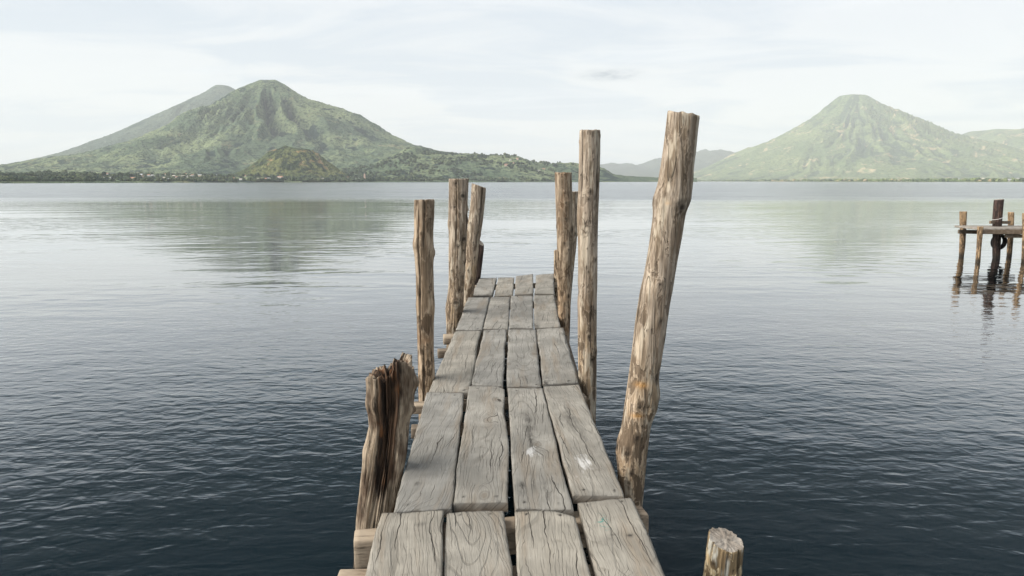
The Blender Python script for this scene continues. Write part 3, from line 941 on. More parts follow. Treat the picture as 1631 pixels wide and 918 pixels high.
# plank corners in the photograph: far-left, far-right, near-right, near-left
quads = [
    ('A1', (608, 819), (707.5, 813), (700, 1035), (548, 1035)),
    ('A2', (711, 814), (803, 813), (829, 1035), (698, 1035)),
    ('A3', (819, 815), (913.5, 813), (970, 1035), (833, 1035)),
    ('A4', (919.6, 799), (1007, 793), (1108, 1035), (983, 1035)),
    ('B1', (680, 626), (739.5, 626), (719, 809.5), (627, 818)),
    ('B2', (747, 616), (804, 616), (810, 802), (721, 802)),
    ('B3', (808.5, 618.5), (864, 618), (913.5, 810), (821, 812)),
    ('B4', (865.5, 616), (922.5, 613), (995, 791), (912, 789)),
    ('C1', (724.6, 527), (767, 526.5), (747.5, 624.5), (682, 626)),
    ('C2', (770.5, 526), (807, 525.6), (801, 616), (751, 614)),
    ('C3', (810, 525), (853.5, 525), (862, 616.4), (806.5, 616)),
    ('C4', (855.5, 524), (897, 522.6), (922, 610), (865, 613.6)),
    ('D1', (746, 474.6), (780, 473.5), (768, 525.6), (726, 527)),
    ('D2', (781.3, 473), (813, 472.5), (809.3, 524), (770, 524)),
    ('D3', (814.3, 471.6), (848.6, 471), (849.8, 523), (811, 523)),
    ('D4', (850, 470.7), (882.4, 469.3), (892.7, 521.5), (852, 521.5)),
    ('E1', (764.6, 443.3), (791, 442.6), (784.3, 471), (750, 471)),
    ('E2', (794, 442), (819, 442), (817, 471.2), (786.5, 471.4)),
    ('E3', (822, 441), (849, 437.5), (849.6, 469.6), (819.3, 470.5)),
    ('E4', (854, 438.7), (882, 437), (883.3, 469), (851.5, 469.6)),
]
TH = 0.048


def plank(idx, key, fl, fr_, nr, nl):
    c = [plane_pt(*q, DECK)[:2] for q in (fl, fr_, nr, nl)]
    FL, FR, NR, NL = c
    L = np.linalg.norm((FL + FR) / 2 - (NL + NR) / 2)
    Wd = np.linalg.norm(NL - NR)
    row = 'ABCDE'.index(key[0])
    nv = int(L / 0.016) if row < 2 else int(L / 0.03)
    nu = 26 if row < 2 else 16
    u = np.linspace(0, 1, nu)[None, :]; v = np.linspace(0, 1, nv)[:, None]     # v: 0 near, 1 far
    sd = idx * 13 + 5
    el = 0.006 * fbm(v * L * 3.0, v * 0 + 0.3, sd, 3) + 0.006 * pn(v * L * 0.9, v * 0 + 4.1, sd)
    er = 0.006 * fbm(v * L * 3.0, v * 0 + 7.3, sd, 3) + 0.006 * pn(v * L * 0.9, v * 0 + 9.1, sd)
    if key == 'C2':
        er = er - 0.012 * np.exp(-((v - 0.65) / 0.09) ** 2); el = el - 0.010 * np.exp(-((v - 0.3) / 0.12) ** 2)
    if key == 'C1':
        er = er - 0.012 * np.exp(-((v - 0.75) / 0.16) ** 2)
    if key == 'B2':
        er = er + 0.014 * np.exp(-((v - 0.42) / 0.13) ** 2) - 0.008 * np.exp(-((v - 0.72) / 0.1) ** 2)
    vv = v + u * 0
    # chipped corners and uneven saw cuts at the ends
    endn = 0.004 * pn(u * 6, u * 0 + 0.5, sd + 3) / L
    endf = 0.004 * pn(u * 6, u * 0 + 3.5, sd + 4) / L
    chip = 0
    if key == 'B2': chip = 0.075 * np.clip((u - 0.80) / 0.20, 0, 1) ** 0.8
    if key == 'A3': chip = 0.075 * np.clip((u - 0.66) / 0.34, 0, 1)
    if key == 'C1': chip = 0.03 * np.clip((0.15 - u) / 0.15, 0, 1)
    if key == 'D4': chip = 0.0
    vv = vv * (1 - chip / L + endf) + endn * (1 - vv)
    xl = NL[0] + (FL[0] - NL[0]) * vv; yl = NL[1] + (FL[1] - NL[1]) * vv
    xr = NR[0] + (FR[0] - NR[0]) * vv; yr = NR[1] + (FR[1] - NR[1]) * vv
    x = xl + el + (xr + er - xl - el) * u
    y = yl + (yr - yl) * u
    tilt = random.uniform(-0.004, 0.004); twist = random.uniform(-0.003, 0.003)
    lift = {'B2': 0.004, 'E3': 0.010, 'E4': 0.012}.get(key, random.uniform(-0.004, 0.004))
    cup = random.uniform(-0.004, 0.005)
    z = DECK + lift + tilt * (u - 0.5) * 2 + twist * (u - 0.5) * (v - 0.5) * 4 + cup * ((u - 0.5) * 2) ** 2
    z = z + 0.0022 * fbm(x * 7, y * 1.6, sd + 9, 3)
    # worn, rounded edges
    eu = np.minimum(u, 1 - u) * Wd; ev = np.minimum(v, 1 - v) * L
    z = z - 0.002 * np.exp(-(eu / 0.003)) - 0.0015 * np.exp(-(ev / 0.004)) + 0 * z
    top = np.stack([x, y, z], -1).reshape(-1, 3)
    bot = np.stack([x, y, z * 0 + DECK - TH + lift], -1)
    # sides: ring of the perimeter
    idx_ = np.arange(nv * nu).reshape(nv, nu)
    per = np.concatenate([idx_[0, :], idx_[1:, -1], idx_[-1, -2::-1], idx_[-2:0:-1, 0]])
    nper = len(per)
    s1 = top[per].copy(); s1[:, 2] -= 0.003
    s2 = top[per].copy(); s2[:, 2] = DECK - TH + lift
    V = np.concatenate([top, s1, s2])
    o1 = nv * nu; o2 = o1 + nper
    a = np.arange(nper); b = (a + 1) % nper
    q_top = grid_quads(nv, nu)
    q_s0 = np.stack([per[a], o1 + a, o1 + b, per[b]], -1)
    q_s = np.stack([o1 + a, o2 + a, o2 + b, o1 + b], -1)
    bq = np.array([[o2, o2 + nu - 1, o2 + nu - 1 + nv - 1, o2 + 2 * (nu - 1) + nv - 1][::-1]])
    uvx = (u * Wd + 0 * v).reshape(-1); uvy = (v * L + 0 * u).reshape(-1)
    uv = np.stack([uvx, uvy], -1)
    uv = np.concatenate([uv, uv[per] + [0.003, 0], uv[per] + [TH, 0]])
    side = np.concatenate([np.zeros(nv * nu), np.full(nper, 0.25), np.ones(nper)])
    U = (u + 0 * v).reshape(-1); Vv = (v + 0 * u).reshape(-1)
    stain = np.zeros(len(U)); paint = np.zeros(len(U)); teal = np.zeros(len(U))

    def blob(u0, v0, su, sv, a=1.0):
        return a * np.exp(-((U - u0) / su) ** 2 - ((Vv - v0) / sv) ** 2)
    if key == 'B3':
        paint += blob(0.42, 0.36, 0.17, 0.045, 0.95)
        stain += blob(0.45, 0.60, 0.10, 0.10, 0.9) + blob(0.43, 0.45, 0.06, 0.07, 1.1) + blob(0.16, 0.12, 0.07, 0.035, 1.3) + blob(0.6, 0.10, 0.045, 0.06, 1.2) + blob(0.38, 0.14, 0.03, 0.04, 1.0)
        stain += blob(0.75, 0.98, 0.12, 0.015, 1.0)
    if key == 'B4':
        paint += blob(0.42, 0.22, 0.17, 0.065, 1.0)
        stain += blob(0.45, 0.62, 0.14, 0.14, 0.75) + blob(0.5, 0.82, 0.12, 0.05, 0.6) + blob(0.62, 0.45, 0.12, 0.06, 0.6)
    if key == 'B1':
        stain += blob(0.35, 0.30, 0.2, 0.06, 0.45) + blob(0.3, 0.16, 0.05, 0.012, 1.1)
    if key == 'A4':
        teal += blob(0.33, 0.80, 0.07, 0.05, 1.2)
        stain += blob(0.45, 0.70, 0.05, 0.008, 1.4) + blob(0.70, 0.68, 0.05, 0.012, 1.4) + blob(0.36, 0.66, 0.05, 0.006, 1.4)
    if key == 'C4':
        stain += blob(0.10, 0.04, 0.10, 0.05, 1.3) + blob(0.9, 0.85, 0.06, 0.03, 1.0)
    if key == 'D4':
        stain += blob(0.06, 0.06, 0.12, 0.05, 1.4)
    if key == 'D3':
        stain += blob(0.1, 0.5, 0.05, 0.05, 1.2)
    if key == 'C2':
        stain += blob(0.2, 0.96, 0.12, 0.03, 1.0)
    if key == 'A1':
        stain += blob(0.66, 0.87, 0.08, 0.02, 0.7) + blob(0.25, 0.97, 0.04, 0.03, 1.3)
    eu_ = (eu + 0 * v).reshape(-1); ev_ = (ev + 0 * u).reshape(-1)
    stain += 0.45 * np.exp(-eu_ / 0.004) + 0.55 * np.exp(-ev_ / 0.012)
    # nail heads near both ends
    for (uu, v0) in ((0.2, 0.035), (0.8, 0.03), (0.22, 0.965), (0.78, 0.97)):
        uu += random.uniform(-.06, .06)
        stain += blob(uu, v0, 0.010 / Wd * 0.8, 0.009 / L, 2.2)
    pad = np.zeros(2 * nper)
    at = {'side': side, 'stain': np.concatenate([stain, pad]), 'paint': np.concatenate([paint, pad]), 'teal': np.concatenate([teal, pad])}
    sm = np.concatenate([np.ones(len(q_top), bool), np.ones(nper, bool), np.zeros(nper, bool), [False]])
    o = origin_link('plank', V, [q_top, q_s0, q_s, bq], [M_PLANK], jetty, jetty_loc, smooth=sm, attrs=at, uv=uv)
    if key == 'B3': o['label'] = 'grey plank with a white paint smear and black stains'
    if key == 'B4': o['label'] = 'grey plank with diagonal cracks and a square white paint mark'
    if key == 'A4': o['label'] = 'pale grey plank with small teal paint specks'
    return o


for i, q in enumerate(quads):
    plank(i, *q)


def cross_beam(pl, pr, z, w, h, mat, rnd_=0.0):
    """beam under the deck, from its left end to its right end given as pixels of the end's top edge"""
    a = plane_pt(*pl, z); b = plane_pt(*pr, z)
    a[2] -= h / 2; b[2] -= h / 2
    V, f = bar_mesh('cross_beam', a, b, w, h, None, 0.012, 16, rnd_)
    return origin_link('cross_beam', V, f, [mat], jetty, jetty_loc, smooth=True)


UB = DECK - TH - 0.006
cross_beam((564, 852), (1027, 812), UB, 0.12, 0.15, M_BEAM, 0.35)
cross_beam((538, 916), (1052, 906), UB, 0.10, 0.06, M_BEAM, 0.1)
cross_beam((657, 643), (932, 629), UB, 0.10, 0.07, M_BEAM, 0.1)
cross_beam((655, 679), (938, 669), UB - 0.085, 0.09, 0.08, M_BEAM_DARK, 0.1)
cross_beam((697, 557), (906, 549), UB, 0.10, 0.08, M_BEAM_DARK, 0.1)
cross_beam((706, 533), (899, 527), UB, 0.12, 0.11, M_BEAM, 0.9)
cross_beam((733, 486), (888, 479), UB, 0.10, 0.09, M_BEAM, 0.3)
cross_beam((752, 455), (890, 450), UB, 0.09, 0.08, M_BEAM, 0.3)
for (f_, n_) in (((775, 444), (640, 905)), ((873, 441), (1000, 905))):
    a = plane_pt(*f_, UB - 0.16); b = plane_pt(*n_, UB - 0.16)
    a[2] -= 0.05; b[2] -= 0.05
    V, f = bar_mesh('stringer', a, b, 0.08, 0.10, None, 0.01, 30)
    origin_link('stringer', V, f, [M_BEAM_DARK], jetty, jetty_loc, smooth=True)


# ------------------------------------------------------------------ log posts
def log_post(name, rows, Y, mat, seed, knots=(), lean_y=0.0, tilt=0.0, tilt_y=0.0, rough=0.05, ochre=(), zbot=-0.9, nphi=128, nz=None, endmat=None, flat=0.0, ncrack=5):
    """rows: (py, x_left, x_right) from the top down, at distance Y; goes on below the water"""
    rows = sorted(rows)
    L = []
    for py, xl, xr in rows:
        a = depth_pt(xl, py, Y); b = depth_pt(xr, py, Y)
        L.append((a[2], (a[0] + b[0]) / 2, (b[0] - a[0]) / 2))
    L = np.array(L[::-1])                        # bottom to top
    z_lo, z_hi = L[0, 0], L[-1, 0]
    if z_lo > zbot:
        sx = (L[1, 1] - L[0, 1]) / (L[1, 0] - L[0, 0])
        L = np.concatenate([[[zbot, L[0, 1] - sx * (z_lo - zbot), L[0, 2]]], L])
    if nz is None:
        nz = int(np.clip((z_hi - zbot) / 0.012, 60, 260))
    zs = np.linspace(zbot, z_hi, nz)
    cxs = np.interp(zs, L[:, 0], L[:, 1]); rs = np.interp(zs, L[:, 0], L[:, 2])
    ker = np.ones(7) / 7
    cxs = np.convolve(np.pad(cxs, 3, 'reflect', reflect_type='odd'), ker, 'valid'); rs = np.convolve(np.pad(rs, 3, 'edge'), ker, 'valid')
    phi = np.arange(nphi) / nphi * 2 * math.pi
    Z = np.repeat(zs[:, None], nphi, 1)
    PH = np.repeat(phi[None], nz, 0)
    R = np.repeat(rs[:, None], nphi, 1)
    c, s_ = np.cos(PH), np.sin(PH)
    r0 = rs.mean()
    nzv = rough * (0.8 * fbm(c * 1.3 + Z * 1.1, s_ * 1.3 + Z * 0.7 + seed, seed, 3) + 0.55 * fbm(c * 4 + 9, s_ * 4 + Z * 1.0 + seed, seed + 5, 3)
                   + 0.35 * ridged(PH / (2 * math.pi) * 1 + c * 2.5, Z * 0.9 + s_ * 2.5, seed + 9, 2))
    R = R * (1 + nzv)
    knot = np.zeros_like(R); och = np.zeros_like(R)
    for (kpy, ang, size, amp) in knots:
        kz = depth_pt(0, kpy, Y)[2]
        an = math.radians(ang)
        dphi = (PH - an + math.pi) % (2 * math.pi) - math.pi
        dd = np.sqrt((dphi * r0) ** 2 + ((Z - kz) * 0.8) ** 2) / size
        R = R + amp * np.exp(-(dd / 1.3) ** 2)
        core = np.exp(-(dd / 0.42) ** 2)
        R = R - abs(amp) * 0.45 * core
        knot = np.maximum(knot, np.clip(core * 1.4, 0, 1))
        ring = np.exp(-((dd - 0.75) / 0.16) ** 2)
        knot = np.maximum(knot, 0.45 * ring)
    for (kpy, ang, size) in ochre:
        kz = depth_pt(0, kpy, Y)[2]
        dphi = (PH - math.radians(ang) + math.pi) % (2 * math.pi) - math.pi
        och += np.exp(-((dphi * r0) / size) ** 2 - ((Z - kz) / (size * 0.45)) ** 2)
    rs_ = random.Random(seed * 7 + 1)
    for k in range(ncrack):
        a0 = rs_.uniform(-math.pi, 0) if k < 4 else rs_.uniform(0, math.pi)
        za = rs_.uniform(-0.2, z_hi); zb = za + rs_.uniform(0.3, 1.3)
        if k == 0: zb = z_hi + 0.1; za = z_hi - rs_.uniform(0.3, 0.9)
        pa = a0 + 0.10 * pn(zs * 2.2, zs * 0 + k, seed + k) + 0.03 * pn(zs * 9, zs * 0 + k, seed + k)
        dphi = (PH - pa[:, None] + math.pi) % (2 * math.pi) - math.pi
        run = (sstep(za, za + 0.15, zs) * (1 - sstep(zb - 0.15, zb, zs)))[:, None]
        w_ = 0.0055 * rs_.uniform(0.8, 1.5)
        gro = np.exp(-(dphi * r0 / w_) ** 2) * run
        R = R - 0.009 * gro
        knot = np.maximum(knot, 0.8 * gro)
    # bevel the cut edge a touch
    R[-1] *= 0.975
    if flat:
        R = R * (1 - flat * np.clip(-s_, 0, 1) ** 6)
    X = cxs[:, None] + R * c
    Yv = Y + lean_y * (Z - DECK) + R * s_
    # sloping saw cut at the top
    tf = np.clip((Z - (z_hi - 0.25)) / 0.25, 0, 1)
    Zc = Z + tf * (tilt * (X - cxs[-1]) + tilt_y * (Yv - Y)) + (tf ** 6) * 0.006 * pn(c * 2.5, s_ * 2.5, seed + 3)
    V = np.stack([X, Yv, Zc], -1).reshape(-1, 3)
    q = grid_quads(nz, nphi, True)
    base = (nz - 1) * nphi
    ctr = V[base:base + nphi].mean(0)
    rings = []
    for k in (0.8, 0.5, 0.2):
        rg = ctr + (V[base:base + nphi] - ctr) * k
        rg[:, 2] += 0.006 * pn(rg[:, 0] * 60, rg[:, 1] * 60, seed) - 0.003
        rings.append(rg)
    Vall = np.concatenate([V] + rings + [ctr[None]])
    qc = []
    prev = base; off = len(V)
    for k in range(3):
        i_ = np.arange(nphi); i2 = (i_ + 1) % nphi
        qc.append(np.stack([prev + i_, prev + i2, off + i2, off + i_], -1))
        prev = off; off += nphi
    i_ = np.arange(nphi); i2 = (i_ + 1) % nphi
    tc = np.stack([prev + i_, prev + i2, np.full(nphi, len(Vall) - 1)], -1)
    qc = np.concatenate(qc)
    pad = np.zeros(len(Vall) - len(V))
    mi = np.concatenate([np.zeros(len(q)), np.ones(len(qc)), np.ones(len(tc))]).astype(int)
    o = origin_link(name, Vall, [q, qc, tc], [mat, endmat or M_END], origin=np.array([cxs[nz // 3], Y, 0.0]), smooth=np.concatenate([np.ones(len(q), bool), np.zeros(len(qc) + len(tc), bool)]),
                    attrs={'knot': np.concatenate([knot.ravel(), pad]), 'ochre': np.concatenate([och.ravel(), pad])}, matidx=mi)
    return o


PG_L = 'log posts along the left edge of the walkway'
PG_R = 'log posts along the right edge of the walkway'

o = log_post('wooden_post', [(318, 660, 692), (340, 660, 692), (372, 660.5, 690), (388, 658.8, 690.5), (402, 660.5, 692), (420, 662, 690), (440, 663, 690.5), (470, 663, 691), (490, 663.5, 692.5), (510, 664, 690.5), (560, 665.5, 690.5), (590, 666, 692.5), (640, 667, 691), (690, 668, 690)],
             5.42, M_LOG_TAN, 4, [(371, -100, 0.016, 0.010), (353, -75, 0.008, 0.004), (403, 0, 0.016, 0.012), (417, -120, 0.011, 0.006), (390, 175, 0.03, 0.008), (463, -60, 0.012, 0.008), (546, -70, 0.014, 0.010), (487, -165, 0.02, 0.006), (520, -110, 0.02, 0.006), (586, -100, 0.02, 0.007), (560, -40, 0.02, 0.005)])
tag(o, 'short brown log post with flat sawn top, just beyond the split stump', 'wooden post', PG_L)

o = log_post('wooden_post', [(285, 715, 746), (300, 715, 745.5), (330, 715, 744.5), (355, 714.5, 745), (372, 715, 743), (400, 715, 742), (430, 715.5, 741), (455, 715, 739), (480, 712, 738), (492, 710.5, 737), (505, 711.5, 735), (540, 711.5, 727.5), (548, 711.5, 726)],
             8.3, M_LOG_GREY, 9, [(292, -100, 0.03, 0.006), (312, -60, 0.05, 0.010), (330, -110, 0.03, -0.012), (333, -5, 0.018, 0.022), (351, -8, 0.02, 0.012), (357, 175, 0.03, 0.012), (380, -45, 0.05, 0.010), (392, -80, 0.025, -0.010), (398, -40, 0.02, 0.006), (430, -120, 0.02, 0.008), (415, -10, 0.02, 0.010), (480, -80, 0.05, 0.014), (460, -60, 0.03, 0.006)], rough=0.09)
tag(o, 'knobbly grey-brown log post with twisted bumps, just beyond the short flat topped brown post', 'wooden post', PG_L)

o = log_post('wooden_post', [(296, 751.5, 774), (320, 749.5, 772.5), (350, 746, 769.5), (380, 742.5, 764.5), (410, 741.5, 761), (440, 739.5, 758.5), (470, 737, 754), (490, 735, 751)],
             9.4, M_LOG_GREY, 15, [(333, -70, 0.014, 0.006), (341, -70, 0.012, 0.005), (386, -85, 0.016, 0.007), (355, -130, 0.02, 0.006), (409, -60, 0.018, 0.008), (375, -5, 0.012, 0.008), (430, -110, 0.025, 0.008)], tilt=-0.35, rough=0.045)
tag(o, 'thin pale log post leaning right, farthest tall post on the left edge', 'wooden post', PG_L)

o = log_post('wooden_post', [(387, 760, 770.5), (395, 759, 770.5), (415, 757, 768.5), (440, 754, 765.5), (455, 752, 763)],
             11.2, M_LOG_DARK, 19, tilt=-0.6, tilt_y=0.5, rough=0.05)
tag(o, 'short dark stub post with slanted pale top, behind the leaning pale post', 'wooden post', PG_L)

o = log_post('wooden_post', [(275, 883.5, 910.5), (300, 884.5, 911), (330, 885.5, 911.5), (360, 886.5, 912), (380, 887, 912), (400, 887.5, 911), (440, 888, 910), (470, 888.5, 909), (500, 889, 908.5), (530, 892, 907.5), (550, 893, 907)],
             8.0, M_LOG_TAN, 23, [(279, -85, 0.012, 0.004), (307, -90, 0.014, 0.008), (323, -80, 0.014, 0.006), (348, -85, 0.012, 0.006), (361, -175, 0.016, 0.008), (386, -95, 0.018, 0.010), (397, -65, 0.02, 0.014), (470, -60, 0.02, 0.010), (438, 0, 0.012, 0.006), (365, -30, 0.03, 0.008)], rough=0.045)
tag(o, 'warm brown log post with a row of knots, left of the tall straight post', 'wooden post', PG_R)

o = log_post('wooden_post', [(305, 898, 921), (330, 897.5, 920.5), (360, 897, 919.5), (390, 896, 918), (420, 894, 914.5), (450, 892, 911.5), (480, 890, 909)],
             9.4, M_LOG_GREY, 29, [(317, -20, 0.02, 0.010), (372, -50, 0.03, 0.014), (374, -10, 0.014, 0.008), (400, -30, 0.018, 0.010)], rough=0.06)
tag(o, 'grey leaning log post mostly hidden behind the warm brown post with knots', 'wooden post', PG_R)

o = log_post('wooden_post', [(397, 882.5, 896), (410, 882.5, 896), (430, 882.5, 896), (445, 882.5, 895)],
             11.3, M_LOG_GREY, 31, tilt=0.3, rough=0.06)
tag(o, 'short pale stub post peeking out at the far right corner of the walkway', 'wooden post', PG_R)

post6 = log_post('wooden_post', [(207.5, 923.5, 956), (240, 923, 956), (270, 922.5, 955), (310, 921.5, 954), (330, 920, 953), (350, 919.5, 952.5), (370, 920.5, 952), (400, 921, 951.5), (440, 921, 951), (465, 919.5, 950.5), (500, 920.5, 950), (560, 921, 950), (620, 922, 950), (660, 923, 949), (700, 924, 948)],
                 5.5, M_LOG_GREY, 37, [(305, -88, 0.022, 0.012), (318, -95, 0.018, 0.006), (279, -150, 0.010, 0.005), (226, 175, 0.010, 0.006), (255, -75, 0.01, 0.004), (338, -110, 0.008, 0.003), (395, -100, 0.009, 0.004), (412, -50, 0.018, 0.010), (465, 178, 0.03, -0.010), (432, -90, 0.014, -0.004), (486, -70, 0.02, 0.006), (535, -80, 0.025, -0.006), (559, -45, 0.025, 0.014), (570, -60, 0.03, -0.006), (217, -10, 0.008, 0.004)], rough=0.035)
tag(post6, 'tall straight log post with scratched carving, between the warm brown and the big leaning post', 'wooden post', PG_R)

o = log_post('wooden_post', [(181, 1064.5, 1113.5), (210, 1061, 1110), (240, 1057, 1107.5), (270, 1052, 1103.5), (290, 1049, 1101.5), (302, 1046, 1100.5), (313, 1041.5, 1097.5), (327, 1040, 1094), (341, 1041, 1090.5), (360, 1038, 1088), (380, 1035.5, 1085), (410, 1031, 1079), (440, 1026, 1074), (460, 1021, 1071.5), (480, 1018, 1067), (510, 1013, 1063), (540, 1009.5, 1058), (570, 1006, 1054), (600, 1001.5, 1049), (630, 997.5, 1048.5), (650, 994.5, 1044), (680, 990.5, 1035), (700, 986, 1033), (725, 983, 1030), (750, 984, 1027.5), (800, 984.5, 1023), (840, 984, 1020)],
             3.66, M_LOG_GREY, 43, [(320, 178, 0.025, 0.006), (307, -12, 0.028, 0.006), (284, -20, 0.02, 0.004), (322, -85, 0.013, 0.008), (322, -25, 0.02, 0.008), (449, -95, 0.017, 0.013), (330, -60, 0.04, 0.006), (211, -80, 0.010, 0.004), (234, -65, 0.006, 0.003), (522, -115, 0.008, 0.004), (508, -70, 0.02, 0.005), (537, -30, 0.03, 0.005), (600, -40, 0.03, -0.005), (640, -15, 0.05, 0.012), (640, -105, 0.025, 0.008), (690, -90, 0.03, 0.008), (712, 180, 0.045, 0.012), (715, -120, 0.035, 0.005), (745, -100, 0.035, 0.006), (762, -110, 0.03, -0.006)],
             tilt=-0.16, tilt_y=0.05, rough=0.035, ochre=[(607, -105, 0.035), (322, -112, 0.012), (655, -110, 0.03)])
tag(o, 'tallest and thickest log post, leaning right beside the near planks', 'wooden post', PG_R)

# stump at the lower right
o = log_post('wooden_post', [(860, 1131, 1183), (870, 1128, 1182.5), (885, 1127, 1181), (900, 1125, 1180), (920, 1122, 1176), (960, 1116, 1172), (1000, 1111, 1168)],
             3.0, M_LOG_PALE, 53, [(886, -140, 0.020, 0.012), (892, -75, 0.012, -0.003), (905, -20, 0.012, 0.004)], tilt=-0.16, tilt_y=0.26, rough=0.16, flat=0.10)
tag(o, 'low pale yellow stump with an oval knot hole, alone right of the walkway', 'wooden post')

# carved scribble on the tall straight post
crv = []
Yc = 5.5


def on_post(px, py):
    xl, xr = np.interp(py, [310, 350, 370, 400], [921.5, 919.5, 920.5, 921]), np.interp(py, [310, 350, 370, 400], [954, 952.5, 952, 951.5])
    a = depth_pt(xl, py, Yc); b = depth_pt(xr, py, Yc); q = depth_pt(px, py, Yc)
    cxp = (a[0] + b[0]) / 2; rp = (b[0] - a[0]) / 2
    t = np.clip((q[0] - cxp) / rp, -0.95, 0.95)
    return np.array([q[0], Yc - rp * math.sqrt(1 - t * t) * 1.0 - 0.001, q[2]])


strokes = [[(925, 345), (929, 351), (931, 357)], [(931, 357), (933, 350), (935, 349), (935, 356), (937, 351), (939, 350), (939, 356), (941, 352), (943, 352), (943, 358), (945, 354), (947, 355), (949, 362)],
           [(929, 354), (930, 360), (934, 358), (936, 361), (939, 359), (942, 362), (946, 360), (950, 363)],
           [(925, 365), (929, 367), (931, 371)], [(931, 371), (933, 367), (935, 371), (937, 368), (940, 372), (943, 369), (946, 373)]]
cu = bpy.data.curves.new('carving', 'CURVE')
cu.dimensions = '3D'; cu.bevel_depth = 0.0014; cu.bevel_resolution = 1
po = np.array(post6.location)
for st in strokes:
    spn = cu.splines.new('POLY'); spn.points.add(len(st) - 1)
    for p_, q in zip(spn.points, st):
        w_ = on_post(*q) - po
        p_.co = (w_[0], w_[1], w_[2], 1)
cu.materials.append(M_CARVE)
tmp_ = bpy.data.objects.new('carving_curve', cu)
cme = bpy.data.meshes.new_from_object(tmp_)
bpy.data.objects.remove(tmp_)
cme.name = 'carving'
link('carving', cme, post6)


# ------------------------------------------------------------------ split stump on the left
def split_stump():
    Y = 3.62
    rows = [(600, 585, 655), (640, 587, 654), (680, 591, 646), (700, 588, 645), (720, 583.5, 644), (762, 578, 637), (800, 574, 630), (828, 571, 624), (860, 569, 622), (920, 564, 615)]
    L = []
    for py, xl, xr in rows:
        a = depth_pt(xl, py, Y); b = depth_pt(xr, py, Y)
        L.append((a[2], (a[0] + b[0]) / 2, (b[0] - a[0]) / 2))
    L = np.array(L[::-1])
    z_low = -0.9
    nphi, nz = 280, 220
    phi = np.arange(nphi) / nphi * 2 * math.pi
    c1, s1 = np.cos(phi), np.sin(phi)
    # jagged rim: lower on the left, tall spike on the right
    u = (c1 + 1) / 2
    rim_py = np.interp(u, [0, 0.05, 0.13, 0.22, 0.30, 0.36, 0.45, 0.52, 0.60, 0.66, 0.74, 0.84, 0.93, 1.0], [606, 601, 594, 596, 590, 600, 588, 581, 583, 577, 571, 570, 573, 592])
    rim = np.array([depth_pt(0, p_, Y)[2] for p_ in rim_py])
    rim += 0.012 * pn(phi * 7, phi * 0 + 1.5, 3) + 0.008 * pn(phi * 19, phi * 0 + 2.5, 4)
    rim -= 0.05 * np.exp(-((phi - 1.5 * math.pi) / 0.35) ** 2)          # split face breaks away at the front
    t = np.linspace(0, 1, nz)[:, None]
    Z = z_low + t * (rim[None] - z_low)
    cx = np.interp(Z, L[:, 0], L[:, 1]); R = np.interp(Z, L[:, 0], L[:, 2])
    PH = np.repeat(phi[None], nz, 0)
    front = np.clip(-np.sin(PH), 0, 1)
    zt = np.clip((Z - 0.25) / 0.55, 0, 1)
    off = (PH - 1.54 * math.pi)
    cav = np.exp(-(off / 0.62) ** 2) * sstep(0.0, 0.8, zt)
    groove = ridged(PH * 4.2, Z * 0.6 + 0.25 * PH, 8, 2, 0.6)
    groove2 = ridged(PH * 17.0 + 0.8 * pn(Z * 2, PH, 5), Z * 1.1, 18, 2, 0.6)
    R = R * (1 + 0.05 * fbm(np.cos(PH) * 2, np.sin(PH) * 2 + Z * 2.5, 6, 3))
    R = R - 0.050 * cav + (0.012 + 0.020 * cav) * (groove - 0.4) + (0.006 + 0.006 * cav) * (groove2 - 0.4)
    # knobs on the right rim, root flare on the left
    for (py, an, sz, am) in ((612, 5, 0.04, 0.028), (654, -8, 0.028, 0.030), (718, 178, 0.09, 0.012), (640, -130, 0.05, 0.014)):
        kz = depth_pt(0, py, Y)[2]
        dph = (PH - math.radians(an) + math.pi) % (2 * math.pi) - math.pi
        R = R + am * np.exp(-(dph * 0.1 / sz) ** 2 - ((Z - kz) / sz) ** 2)
    X = cx + R * np.cos(PH)
    Yv = Y + R * 0.9 * np.sin(PH) + 0.02
    V = np.stack([X, Yv, Z], -1).reshape(-1, 3)
    q = grid_quads(nz, nphi, True)
    base = (nz - 1) * nphi
    ctr = V[base:base + nphi].mean(0)
    rings = []
    for k, dz in ((0.72, 0.03), (0.4, 0.07), (0.12, 0.09)):
        rg = ctr + (V[base:base + nphi] - ctr) * k
        rg[:, 2] = V[base:base + nphi, 2] * k + ctr[2] * (1 - k) - dz + 0.05 * pn(rg[:, 0] * 45, rg[:, 1] * 45, 77)
        rings.append(rg)
    Vall = np.concatenate([V] + rings)
    qc = []; prev = base; o_ = len(V)
    for k in range(3):
        i_ = np.arange(nphi); i2 = (i_ + 1) % nphi
        qc.append(np.stack([prev + i_, prev + i2, o_ + i2, o_ + i_], -1)); prev = o_; o_ += nphi
    ngon = (prev + np.arange(nphi))[None]
    cava = np.concatenate([(cav * 1.0 + 0.25 * (groove < 0.1)).ravel(), np.full(3 * nphi, 0.9)])
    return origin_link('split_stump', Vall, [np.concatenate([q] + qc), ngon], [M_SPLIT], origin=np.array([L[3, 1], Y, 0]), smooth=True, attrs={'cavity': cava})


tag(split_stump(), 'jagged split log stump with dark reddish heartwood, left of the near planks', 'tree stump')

# ------------------------------------------------------------------ the other pier, far right
pl0 = depth_pt(1580, 410, 19.3)
pier_loc = (float(pl0[0]), 19.3, 0.0)
pier = empty('pier', pier_loc)
tag(pier, 'small rickety wooden pier on stilts at the right edge of the lake', 'pier')


def pier_post(rows, Y, mat, seed, **kw):
    o = log_post('post', rows, Y, mat, seed, nphi=28, nz=70, rough=0.05, ncrack=0, **kw)
    o.parent = pier
    o.location = o.location - Vector(pier_loc)
    return o


